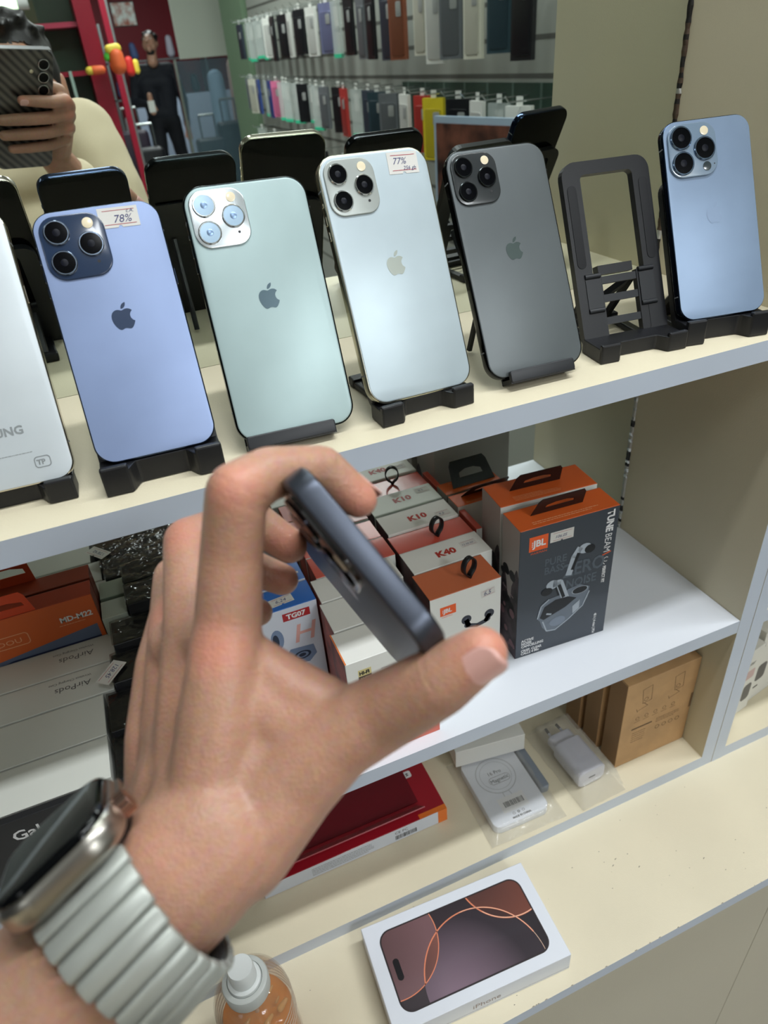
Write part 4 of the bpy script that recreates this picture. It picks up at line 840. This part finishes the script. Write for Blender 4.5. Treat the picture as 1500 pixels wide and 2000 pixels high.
for x in (-.20,-.06):
    mb=MB(); mb.caps((x,-1.05,FLOOR+.045),(x,-.86,FLOOR+.038),.045,.038); mb.box((x-.045,-1.09,FLOOR+.001),(x+.045,-.83,FLOOR+.02)); mb.build('shoe',mat('black_shoe',(24,24,26),.4),PH,True,.8)
# nails
def nail(name,c,ax,n,l,wdt,R=.0075):
    ax=ax.normalized(); n=(n-ax*n.dot(ax)).normalized(); s=ax.cross(n); v=[];f=[]; K=10;J=8
    for j in range(J+1):
        for i in range(K+1):
            u=(i/K*2-1); q=(j/J*2-1); w_=wdt*(1-.25*abs(q)**3)*(1 if q<.4 else math.sqrt(max(.05,1-((q-.4)/.62)**2*.75))); th=u*w_/R
            v.append(c+ax*(q*l)+s*(math.sin(th)*R)+n*((math.cos(th)-1)*R))
    for j in range(J):
        for i in range(K): q=j*(K+1)+i; f.append((q,q+1,q+K+2,q+K+1))
    o=mesh_obj(name,v,f,mat('fingernail',(222,172,162),.30,coat=.35),PH,True); md=o.modifiers.new('s','SOLIDIFY'); md.thickness=.0006; md.offset=1; return o
ta=px_(thumb[5])-px_(thumb[4]); tn=(R0*.42-R1*.12-R2*.9); nail('thumbnail',px_((941,1274,206))+ (tn-ta.normalized()*tn.dot(ta.normalized())).normalized()*.0083,ta,tn,.0072,.0062)
ia=px_(index[7])-px_(index[6]); inn=(R0*.5-R1*.62+R2*.6); nail('fingernail',px_(index[7])+(inn-ia.normalized()*inn.dot(ia.normalized())).normalized()*.0066,ia,inn,.0062,.0052,.0066)
nn=R2; nail('fingernail',cm((-31,25,4))+R2*.0064,-R0,R2,.0056,.0046,.0062)

# --- the black smartphone in the left hand
hx,hy,hz=Vector((.6428,.7516,-.1478)),Vector((.7648,-.6190,.1788)),Vector((.0429,-.2280,-.9727))
top=Vector((-.0099,.01517,.20683)); bot=top-hz*.1467
tw=lambda v: R0*v.x+R1*v.y+R2*v.z
HM=Matrix((tw(hx),tw(hy),tw(hz))).transposed().to_4x4(); HM.translation=CAM+tw(bot)
P,F=phone('black smartphone held up edge-on between thumb and index finger',HM,.0715,.1467,.0088,.0118,mat('graphite_matte_glass',(66,64,68),.32,metal=.3),mat('black_satin_steel',(80,85,96),.34,metal=.9),mat('black_plate',(16,16,19),.15,coat=1),.0385,mat('black_ring',(24,24,28),.12,metal=1),lr=.0076,raise_b=.0016,mic='lidar',logo=.53,logo_m=mat('bright_emblem',(150,150,156),.2,metal=.7),fr_bev=.0009)
# --- the photographer's own phone, seen only in the mirror
PM=Matrix((-R0,-R2,-R1)).transposed().to_4x4(); PW,PHH=.0765,.162
PM.translation=CAM+R2*(-.0042)-R0*(PW/2-.0135)+R1*(PHH-.0335)
P=thing('smartphone','photographer\'s phone in a black woven-stripe case with three lenses, seen in the mirror','smartphone',mw=PM)
m=mat('woven_stripe_case',(30,30,31),.35,coat=.4); nt=m.node_tree; wv=nt.nodes.new('ShaderNodeTexWave'); wv.bands_direction='DIAGONAL'; wv.inputs['Scale'].default_value=52; wv.inputs['Distortion'].default_value=.4
tc=nt.nodes.new('ShaderNodeTexCoord'); mp=nt.nodes.new('ShaderNodeMapping'); mp.inputs['Scale'].default_value=(1,0,-1); nt.links.new(tc.outputs['Object'],mp.inputs[0]); nt.links.new(mp.outputs[0],wv.inputs[0]); rp=nt.nodes.new('ShaderNodeValToRGB'); rp.color_ramp.elements[0].color=lin((14,14,15)); rp.color_ramp.elements[1].color=lin((96,90,84)); nt.links.new(wv.outputs['Fac'],rp.inputs[0]); nt.links.new(rp.outputs[0],nt.nodes['Principled BSDF'].inputs['Base Color'])
mb=MB(); slab(mb,PW,PHH,.011,0,.0098,.0016,.0012,0,PHH/2); mb.build('protective_case',m,P,True,.8)
mb=MB(); slab(mb,PW-.003,PHH-.003,.0095,.0099,.0106,0,.0003,0,PHH/2); mb.build('screen',SCREEN,P,True,.8)
mb=MB(); mb.box((-PW*.46,.001,PHH-.0004),(PW*.40,.0072,PHH+.0006)); mb.build('silver_top_edge',mat('silver_edge',(150,150,152),.35,metal=.8),P)
for k in (-1,0,1):
    M=Matrix.Translation((-PW/2+.0135,0,PHH-.0335+k*.0165))@Matrix.Rotation(PI/2,4,'X')
    mb=MB(); mb.lathe([(.0073,0),(.0073,.0012),(.0066,.0015),(.0062,.0015),(.0062,.0010)],M,32); e=mb.build('lens_ring',mat('grey_ring',(170,172,174),.25,metal=1),P,True,.7)
    mb=MB(); mb.lathe([(.0062,.0008),(.0062,.0011),(.0001,.0012)],M,28); mb.build('lens',LENS,e,True,.6)
mb=MB(); mb.lathe([(.0024,0),(.0024,.0004),(.0001,.0005)],Matrix.Translation((-PW/2+.0285,0,PHH-.0262))@Matrix.Rotation(PI/2,4,'X'),16); mb.build('flash',FLASH,P,True)

# --- watch on the left wrist
wc_=WR+AX*19; DN=Vector((-.66,-.70,-.22)); DN=(DN-AX*DN.dot(AX)).normalized(); SD=AX.cross(DN).normalized()
if SD.z>0: SD=-SD           # SD: side of the wrist turned to the lens
WT=thing('smartwatch','silver smartwatch with a pale ribbed link band on the left wrist','watch',mw=Matrix.Translation(camloc(*(wc_/1000))))
inv=WT.matrix_world.inverted(); 
X=tw(-AX); Y=tw(-DN); Z=X.cross(Y)
CMx=Matrix((X,Y,Z)).transposed().to_4x4(); CMx.translation=tw(DN*.0385+SD*.002)
tit=mat('brushed_titanium',(170,166,158),.32,metal=1)
def wbuild(mb,name,m,par=WT,sm=True,auto=.9):
    mb.v=[CMx@v for v in mb.v]; return mb.build(name,m,par,sm,auto)
mb=MB(); slab(mb,.0400,.0470,.0115,.0012,.0118,.0046,.0040,0,0,n=10,nb=7); case=wbuild(mb,'case',tit)
mb=MB(); slab(mb,.0372,.0442,.0105,.0,.0030,.0024,0,0,0,n=10,nb=6); wbuild(mb,'glass',mat('watch_glass',(5,6,8),.04,spec=.3))
mb=MB(); mb.lathe([(.0190,0),(.0190,.003),(.012,.0036)],Matrix.Translation((0,.0112,0))@Matrix.Rotation(-PI/2,4,'X'),32); wbuild(mb,'sensor_back',mat('black_ceramic',(18,18,20),.15))
zc=.0085 if Z.dot(tw(SD))>0 else -.0085
mb=MB(); mb.lathe([(.0040,0),(.0040,.0008),(.0036,.0010),(.0036,.0046),(.0030,.0050),(.0001,.0050)],Matrix.Translation((.0190,.0066,zc))@Matrix.Rotation(PI/2,4,'Y'),28); cr=wbuild(mb,'crown',mat('rose_steel',(196,168,156),.2,metal=1))
for k in range(16):
    a=2*PI*k/16; mb=MB(); mb.tube((.0202,.0066+.0037*math.cos(a),zc+.0037*math.sin(a)),(.0235,.0066+.0037*math.cos(a),zc+.0037*math.sin(a)),.00045,n=5); wbuild(mb,'knurl',MAT['rose_steel'],cr)
mb=MB(); slab(mb,.0012,.0150,.0005,.0050,.0082,.0004,.0004,.0203,-zc); wbuild(mb,'side_button',tit)
# link band: ellipse around the wrist in the DN/SD plane
ra,rb=.0295,.0335; linkm=mat('satin_grey_link',(172,176,170),.42,metal=.35); NL=150
pts=[]; 
for i in range(NL+1): t=2*PI*i/NL; pts.append((t,Vector((math.cos(t)*ra,math.sin(t)*rb,0))))
L=[0]
for i in range(NL): L.append(L[-1]+(pts[i+1][1]-pts[i][1]).length)
tot=L[-1]; pitch=.00655; start=.0185
def ell(s):
    s%=tot
    for i in range(NL):
        if L[i+1]>=s:
            k=(s-L[i])/(L[i+1]-L[i]); t=pts[i][0]+k*(pts[i+1][0]-pts[i][0]); return t
    return 0
nl=int((tot-2*start)/pitch); pitch=(tot-2*start)/nl
for i in range(nl):
    s=start+pitch*(i+.5); t=ell(s); p=DN*math.cos(t)*ra+SD*math.sin(t)*rb; nrm=(DN*math.cos(t)/ra+SD*math.sin(t)/rb).normalized(); tan=nrm.cross(AX).normalized()
    k=.5+.5*math.cos(t); hw=.0122+.0035*max(0,(k-.45)/.55)
    mb=MB(); hl=pitch*.485
    prof=[(-hl,.0003),(-hl*.97,.0012),(-hl*.86,.0018),(-hl*.5,.0021),(hl*.5,.0021),(hl*.86,.0018),(hl*.97,.0012),(hl,.0003),(hl,-.0008),(-hl,-.0008)]
    v=[]; 
    ends=[-hw,-hw+.0006,hw-.0006,hw]
    for j,e in enumerate(ends):
        sc_=.82 if j in (0,3) else 1
        for a,b in prof: v.append(tw(p+AX*e+tan*(a*sc_)+nrm*(b*(sc_ if b>0 else 1))))
    n=len(prof); f=[tuple(range(n)),tuple(range(3*n,4*n))]
    for j in range(3):
        for q in range(n): f.append((j*n+q,j*n+(q+1)%n,(j+1)*n+(q+1)%n,(j+1)*n+q))
    mesh_obj('band_link',v,f,linkm,WT,True,auto=.8)
mb=MB(); n=60; v=[];f=[]
for i in range(n+1):
    s=.012+(tot-.024)*i/n; t=ell(s); p=DN*math.cos(t)*(ra-.0011)+SD*math.sin(t)*(rb-.0011)
    for e in (-.0112,.0112): v.append(tw(p+AX*e))
for i in range(n): f.append((2*i,2*i+1,2*i+3,2*i+2))
o=mesh_obj('band_core',v,f,mat('dark_core',(74,76,76),.5,metal=.5),WT,True); md=o.modifiers.new('s','SOLIDIFY'); md.thickness=.0008

# ------------------------------------------------------------ the shop behind the photographer (seen in the mirror)
XR=1.25
mb=MB(); mb.box((-4,-13,FLOOR-.05),(5,0.03,FLOOR)); struct(mb.build('floor',mat('floor_tile',(186,184,178),.25,var=.04,vscale=3)))
mb=MB(); mb.box((-4,-13,CEIL),(5,1.5,CEIL+.05)); struct(mb.build('ceiling',mat('ceiling_white',(206,210,208),.8)))
mb=MB(); mb.box((-4,-12.5,FLOOR),(5,-12.4,CEIL)); struct(mb.build('wall_far',mat('crimson_wall',(150,26,44),.5)))
mb=MB(); mb.box((XR+.02,-4.65,FLOOR),(XR+.08,-.75,CEIL)); struct(mb.build('wall_right',mat('slat_wall_grey',(150,152,144),.55)))
gs=mat('slat_groove_dark',(84,84,78),.6); dg=mat('dark_green_panel',(38,62,50),.5)
for k in range(17):
    z=.55+k*.09; mb=MB(); mb.box((XR+.0195,-4.65,z),(XR+.0205,-.75,z+.012)); struct(mb.build('trim_%d'%(20+k),gs))
mb=MB(); mb.box((XR+.012,-2.3,1.28),(XR+.019,-.75,1.44)); struct(mb.build('trim_40',dg))
for k in range(10):
    mb=MB(); mb.box((XR+.0115,-2.25+k*.15,1.28),(XR+.0122,-2.24+k*.15,1.44)); struct(mb.build('trim_%d'%(41+k),mat('green_light_line',(86,106,96),.5)))
# green pillar, white panel, glazed front
mb=MB(); mb.box((XR+.0,-5.35,FLOOR),(XR+.5,-4.72,CEIL)); struct(mb.build('wall_green_pillar',mat('sage_green_paint',(112,136,108),.6)))
mb=MB(); mb.box((1.02,-6.06,1.60),(1.62,-6.0,CEIL-.02)); struct(mb.build('wall_sign_panel',mat('white_panel',(206,210,198),.5)))
lt=mat('panel_diffuser',(236,244,240),.5,emit=1.6)
for i,(x,y,sx,sy,e) in enumerate(LAMPS):
    T_=thing('ceiling_light',['long narrow ceiling light above the shelf','square ceiling light behind the photographer','square ceiling light left of the photographer','added square fill light right of the photographer','square ceiling light over the aisle','square ceiling light over the left aisle','square ceiling light beyond the white sign','square ceiling light over the far left','farthest square ceiling light by the red wall'][i],'ceiling light',(x,y,CEIL-.015))
    mb=MB(); mb.box((-sx/2-.02,-sy/2-.02,-.002),(sx/2+.02,sy/2+.02,.0145)); mb.build('fitting',mat('fitting_white',(220,222,220),.5),T_)
    mb=MB(); mb.box((-sx/2,-sy/2,-.006),(sx/2,sy/2,-.0025)); mb.build('diffuser',lt,T_)
# hanging packs on the slat wall
hookm=mat('chrome_wire',(190,194,192),.25,metal=1)
film2=mat('pack_clear',(214,222,218),.15,alpha=.42,spec=.8)
def pack(kind,x,y,ztop,w,h,label,group,rz=0):
    P=thing('hanging_pack',label,'phone case',(x,y,ztop-h),rz,group)
    cols=dict(black=(30,31,34),slate=(58,66,78),clear=(200,206,204),white=(222,222,216),brown=(140,84,62),blue=(52,76,140),pink=(226,120,160),teal=(52,72,80),yellow=(226,204,50),cream=(214,212,196),red=(186,60,54),lilac=(120,124,160),grey=(110,114,118))
    m=mat('pack_'+kind,cols[kind],.35,coat=.2)
    mb=MB(); t=.012
    if kind=='clear':
        mb.box((-w/2,-t/2,0),(w/2,t/2,h)); mb.build('clear_shell',film2,P)
        mb=MB(); mb.box((-w*.2,-.002,h*.55),(w*.2,.002,h*.9)); mb.build('inner_card',mat('pack_white',(222,222,216)),P)
        mb=MB(); mb.box((-w/2,-t/2-.0005,-.001),(w/2,t/2+.0005,h*.07)); mb.build('green_base',mat('mint_green',(60,196,150),.4),P)
    else:
        mb.box((-w/2,-t/2,0),(w/2,t/2,h)); mb.build('pack_box',m,P)
        mb=MB(); slab(mb,w*.78,h*.78,.008,-t/2-.003,-t/2,.001,0,0,h*.44); mb.build('phone_case',mat('case_'+kind,tuple(int(c*.8) for c in cols[kind]),.3),P,True,.8)
        mb=MB(); slab(mb,w*.3,h*.2,.005,-t/2-.0042,-t/2-.0028,.0005,0,-w*.18,h*.68); mb.build('camera_window',mat('window_grey',(150,152,150),.3),P,True,.8)
    mb=MB(); mb.box((-w*.12,-.001,h),(w*.12,.001,h+.022)); mb.build('hang_tab',mat('pack_white',(222,222,216)),P)
    return P
def hook(x,y,z,lab):
    o=MB(); o.tube((x+.02+XR-x,y,z),(x-.10,y,z),.0022,n=6); o.tube((x-.10,y,z),(x-.112,y,z+.014),.0022,n=6); o=o.build('wire_hook',hookm); tag(o,lab,'hook','wire hooks on the slat wall'); return o
ORD='first second third fourth fifth sixth seventh eighth ninth tenth eleventh twelfth thirteenth fourteenth fifteenth sixteenth seventeenth eighteenth nineteenth twentieth twenty-first twenty-second twenty-third twenty-fourth twenty-fifth twenty-sixth'.split()
up='slate clear clear clear clear white black black white black black white slate lilac clear black grey black slate brown cream white grey cream teal black'.split()
lo='grey cream blue clear blue pink clear clear clear black clear clear grey black red clear slate teal grey white red yellow black white clear white'.split()
rr=random.Random(21)
for r_,(row,zt0,zt1,hb_,nm) in enumerate(((up,1.735,1.72,.185,'upper'),(lo,1.46,1.395,.175,'lower'))):
    n=len(row)
    for i,k in enumerate(row):
        t=i/(n-1); y=-4.45+(4.45-1.30)*t; h=hb_*rr.uniform(.92,1.05)+(.03 if r_==0 and t>.6 else 0); zt=zt0+(zt1-zt0)*t
        pack(k,XR-.07-rr.uniform(0,.03),y,zt,.088,h,'%s case pack, %s from the far end of the %s rack row'%({'clear':'clear green-based'}.get(k,k),ORD[i],nm),'case packs in the %s rack row'%nm,-PI/2+rr.uniform(-.5,.15))
        hook(XR-.03,y+.02,zt+.012,'wire hook carrying the %s pack of the %s row'%(ORD[i],nm))
for i,k in enumerate('clear clear white clear black clear clear grey'.split()):
    y=-4.3+i*.30; pack(k,XR-.08,y,1.195-.01*i,.088,.17,'%s case pack, %s from the far end of the lowest row'%(k,ORD[i]),'case packs in the lowest rack row',-PI/2+rr.uniform(-.4,.1)); hook(XR-.03,y+.02,1.205-.01*i,'wire hook carrying the %s pack of the lowest row'%ORD[i])
# framed dark picture leaning at the near end
P=thing('framed_screen','dark picture with pale blue frame at the near end of the rack','picture',(XR-.15,-1.42,1.13),-PI/2-.2)
mb=MB(); mb.box((-.19,-.008,0),(.19,.008,.24)); mb.build('frame',mat('pale_blue_frame',(160,178,196),.4),P)
mb=MB(); mb.box((-.178,-.0095,.01),(.178,-.0078,.222)); mb.build('picture',mat('brown_picture',(44,34,32),.3,c2=(120,76,62),vscale=14),P)
# display cabinet with green glass shelves and crimson bands
cr_=mat('crimson_lacquer',(150,24,48),.35); gg=mat('green_glass_panel',(84,106,92),.15)
P=thing('display_cabinet','crimson framed cabinet with green glass shelves hung with small dark goods','cabinet',(-.40,-3.30,FLOOR))
mb=MB(); mb.box((-1.2,-.05,0),(.66,-.02,2.6)); mb.build('back_panel',gg,P)
for k,z in enumerate((.75,1.02,1.24,1.43,1.60,1.86,2.1)):
    mb=MB(); mb.box((-1.2,-.02,z),(.60,.16,z+.018)); mb.build('shelf',cr_ if k%2 else mat('shelf_edge_pink',(176,60,84),.4),P)
for x in (-1.2,.585):
    mb=MB(); mb.box((x,-.02,0),(x+.07,.18,2.6)); mb.build('side_post',cr_,P)
mb=MB(); mb.box((.50,.0,.0),(.512,.17,1.45)); mb.build('glass_edge',mat('glass_edge',(166,190,180),.2),P)
darkg=[mat('goods_dark',(34,42,42),.4),mat('goods_blue',(50,70,96),.4),mat('goods_grey',(110,120,112),.4),mat('goods_olive',(62,66,44),.5)]
i=0
nms=['dark','blue','grey','olive']
for zr,z0 in enumerate((.77,1.04,1.26,1.45,1.62,1.88)):
    for xk in range(9):
        i+=1; k=rr.randrange(4); w_=rr.uniform(.03,.07); h=rr.uniform(.08,.15); x=-.40-.55+xk*.118
        mb=MB(); mb.box((x,-3.24,FLOOR+z0+.001),(x+w_,-3.20,FLOOR+z0+h)); o=mb.build('boxed_accessory',darkg[k]); tag(o,'small %s box, %s from left on cabinet shelf %s from the bottom'%(nms[k],ORD[xk],ORD[zr]),'box','small goods in the crimson cabinet')
# green fluorescent-like tube at the cabinet's top
P=thing('tube_light','greenish white tube lamp along the top of the crimson cabinet','lamp',(-.55,-3.05,1.80))
mb=MB(); mb.tube((-.6,0,0),(.55,0,0),.016,n=14); mb.build('tube',mat('tube_glow',(214,244,206),.5,emit=2.2),P,True,.8)
for s in (-.6,.55): mb=MB(); mb.tube((s-.02,0,0),(s+.02,0,0),.02,n=14); mb.build('end_cap',mat('fitting_white',(220,222,220)),P,True,.8)
# colourful plush/toys beside the post, screens, shop clutter
def blob(name,label,cat,items,c,group=None):
    P=thing(name,label,cat,c,0,group)
    for nm,m,a,b,ra,rb in items: mb=MB(); mb.caps(a,b,ra,rb,14,5); mb.build(nm,m,P,True)
    return P
oran=mat('fluor_orange',(240,110,60),.5); yel=mat('fluor_yellow',(240,214,80),.5); gre=mat('fluor_green',(90,200,70),.5)
blob('toy','bright orange and yellow toy beside the cabinet post','toy',[('body',oran,(0,0,0),(0,0,.035),.034,.030),('cap',yel,(-.02,0,.055),(.01,0,.06),.02,.018),('leaf',gre,(-.036,0,.03),(-.026,0,.05),.014,.012)],(.30,-3.06,1.575))
blob('toy','small orange toy low on the crimson cabinet ledge','toy',[('body',oran,(0,0,0),(.03,0,.0),.017,.016),('cap',yel,(-.02,0,0),(-.01,0,.0),.015,.015)],(.20,-3.06,1.565))
blob('toy','red and yellow toy hanging beyond the crimson post','toy',[('body',mat('toy_red',(214,50,44),.5),(0,0,0),(0,0,.05),.024,.022),('side',yel,(.034,0,0),(.034,0,.04),.016,.016)],(.455,-4.2,1.55))
P=thing('wall_screen','small wall screen showing pale shapes above the walking man','screen',(.665,-6.0,1.83))
mb=MB(); mb.box((-.085,0,0),(.085,.03,.15)); mb.build('housing',ink(),P)
mb=MB(); mb.box((-.08,.0302,.006),(.08,.031,.144)); mb.build('display',mat('screen_glow',(225,230,230),.4,c2=(170,90,70),vscale=22),P)
mb=MB(); mb.box((.375,-4.30,FLOOR),(.405,-4.24,2.4)); struct(mb.build('trim_60',cr_))
mb=MB(); mb.box((.406,-4.31,FLOOR),(.418,-4.25,2.4)); struct(mb.build('trim_61',mat('grey_metal_post',(150,156,158),.3,metal=.7)))
# merchandise stand with white and violet goods behind the man, suitcases, glass front with draped cloth
wcols=[(214,210,226),(150,130,196),(40,40,52),(196,204,220),(90,110,160),(230,230,232)]
for i in range(20):
    c=wcols[i%6]; x=.98+(i%5)*.27+.03*rr.random(); lv=i//5; z=FLOOR+(.20,.65,1.10,1.55)[lv]+.065; s=rr.uniform(.10,.17)
    mb=MB(); mb.caps((x,-11.8,z),(x+rr.uniform(-.02,.02),-11.8,z+s),.06,.045,10,4); o=mb.build('bagged_goods',mat('goods_%d'%(i%6),c,.5),None,True)
    tag(o,'%s soft bundle, %s from left on %s shelf of the grey stand'%(('pale','violet','dark','cool grey','blue','white')[i%6],ORD[i%5],('lowest','second','third','top')[lv]),'goods','bundles on the grey stand')
P=thing('display_stand','tall grey display stand of bundled goods behind the man in black','stand',(1.55,-11.8,FLOOR))
for z in (.18,.63,1.08,1.53): mb=MB(); mb.box((-.7,-.2,z),(.7,.2,z+.02)); mb.build('shelf',mat('grey_metal_post',(150,156,158)),P)
for x in (-.7,.68):
    mb=MB(); mb.box((x,-.2,0),(x+.03,.2,2.0)); mb.build('post',mat('grey_metal_post',(150,156,158)),P)
for i,(x,y,h,c) in enumerate(((1.30,-7.0,.80,(38,38,42)),(1.58,-7.3,.90,(28,28,32)),(1.86,-7.0,.72,(46,46,52)),(.72,-7.0,.78,(30,30,34)),(.66,-7.5,.90,(50,40,54)))):
    P=thing('suitcase',['dark suitcase nearest the white sign','tallest black suitcase under the white sign','grey suitcase by the green pillar','low black suitcase left of the man','plum suitcase left of the man'][i],'suitcase',(x,y,FLOOR+.02))
    mb=MB(); slab(mb,.26,h,.04,-.1,.1,.03,.03,0,h/2+.03); mb.build('shell',mat('case_shell_%d'%i,c,.4),P,True,.8)
    mb=MB(); mb.tube((-.07,.0,h),(-.07,.0,h+.22),.008,n=8); mb.tube((.07,.0,h),(.07,.0,h+.22),.008,n=8); mb.tube((-.07,.0,h+.22),(.07,.0,h+.22),.011,n=8); mb.build('handle',hookm,P,True,.8)
    for s in (-1,1): mb=MB(); mb.tube((s*.1-.01,0,.008),(s*.1+.01,0,.008),.026,n=14); mb.build('wheel',ink(),P,True,.8)
P=thing('glass_partition','glass partition with a round grey sticker below the white sign','partition',(1.32,-6.03,FLOOR))
mb=MB(); mb.box((-.35,-.004,.0),(.35,.004,1.47)); mb.build('pane',mat('blue_grey_pane',(110,136,150),.05,alpha=.35,spec=.9),P)
polys('round_sticker',[circ(-.12,1.28,.07,28)],mat('sticker_grey',(112,122,106),.5),frame((0,.0045,0),(1,0,0),(0,1,0)),P,e=-.001)
for s in (-.36,.34): mb=MB(); mb.box((s,-.02,0),(s+.02,.02,1.48)); mb.build('post',hookm,P)
for i,(x,c,h) in enumerate(((1.72,(150,176,200),.75),(1.95,(196,164,150),.85),(2.2,(206,210,222),.8),(2.45,(96,120,150),.7))):
    mb=MB(); mb.caps((x,-8.4,FLOOR+.55),(x,-8.4,FLOOR+.55+h),.105,.085,14,5); o=mb.build('hanging_cloth',mat('cloth_%d'%i,c,.8),None,True); tag(o,['pale blue cloth bundle','sand coloured cloth bundle','white cloth bundle','dull blue cloth bundle'][i]+' hanging behind the glass partition','cloth','cloths behind the partition')
mb=MB(); mb.box((1.0,-10.4,FLOOR),(2.6,-10.3,1.25)); o=mb.build('low_partition',mat('blue_white_panel',(176,190,214),.6)); tag(o,'low pale blue panel behind the man\'s legs and suitcases','panel')
# the walking man in black
MN=thing('person','bearded man in black shirt and trousers walking, looking down, seen in the mirror','person')
bx,by=1.13,-8.8; Pm=lambda x,y,z: Vector((bx+x,by+y,FLOOR+z))
hb=head(Pm(.02,.04,1.665),(-.45,0,PI+.35),black_hair,MN,1.0,5)
HMb=MB()
handL=Pm(.235,.09,.80); handR=Pm(-.13,.27,1.10)
for h_,dx in ((handL,1),(handR,-1)):
    HMb.caps(h_+Vector((0,-.0,.10)),h_,.027,.032); 
    for k in range(4): HMb.caps(h_+Vector(((k-1.5)*.017,.01,-.02)),h_+Vector(((k-1.5)*.016,.025,-.085+.01*abs(k-1.5))),.0095,.008,8,3)
    HMb.caps(h_+Vector((-dx*.03,.01,.0)),h_+Vector((-dx*.045,.03,-.045)),.011,.009,8,3)
bd=merge([remeshed(hb,.008,2),remeshed(HMb,.006,2)]); bd.materials.append(skinmat()); o=bpy.data.objects.new('body',bd); COL.objects.link(o); o.parent=MN
mb=MB(); mb.caps(Pm(.005,.085,1.585),Pm(.005,.080,1.575),.044,.040); cloth('beard',mb,.008,black_hair,MN,.003)
SH=MB()
for a,b,ra,rb in ((Pm(-.17,0,1.42),Pm(.17,0,1.42),.075,.075),(Pm(-.09,0,1.30),Pm(.09,0,1.30),.115,.115),(Pm(-.09,0,1.30),Pm(-.075,0,1.0),.115,.10),(Pm(.09,0,1.30),Pm(.075,0,1.0),.115,.10),(Pm(-.07,0,1.0),Pm(.07,0,1.0),.105,.105),
    (Pm(.20,0,1.40),Pm(.27,-.03,1.12),.062,.050),(Pm(.27,-.03,1.12),Pm(.24,.07,.88),.048,.036),(Pm(-.20,0,1.40),Pm(-.27,-.02,1.13),.062,.050),(Pm(-.27,-.02,1.13),Pm(-.15,.24,1.12),.048,.036),(Pm(0,0,1.42),Pm(.01,.01,1.53),.07,.056)): SH.caps(a,b,ra,rb,16)
cloth('shirt',SH,.012,mat('black_shirt',(17,20,30),.75),MN,.008,10)
TT=MB()
for (x0,x1,y1,y2) in ((-.09,-.12,.10,-.02),(.09,.14,-.06,-.16)):
    TT.caps(Pm(x0,0,.93),Pm(x1,y1,.50),.098,.070,16); TT.caps(Pm(x1,y1,.50),Pm(x1,y2,.10),.070,.055,16)
TT.caps(Pm(-.07,0,.95),Pm(.07,0,.95),.10,.10,16)
cloth('trousers',TT,.012,mat('black_trousers',(15,17,24),.8),MN,.006,10)
for x,y in ((-.12,-.02),(.14,-.16)):
    mb=MB(); mb.caps(Pm(x,y-.06,.045),Pm(x,y+.13,.035),.045,.036); mb.build('shoe',mat('black_shoe',(24,24,26)),MN,True)
mb=MB(); mb.box((bx-.17,by+.30,FLOOR+1.04),(bx-.10,by+.31,FLOOR+1.15)); o=mb.build('held_paper',mat('pack_white',(222,222,216))); tag(o,'small white item held by the man in black','paper')
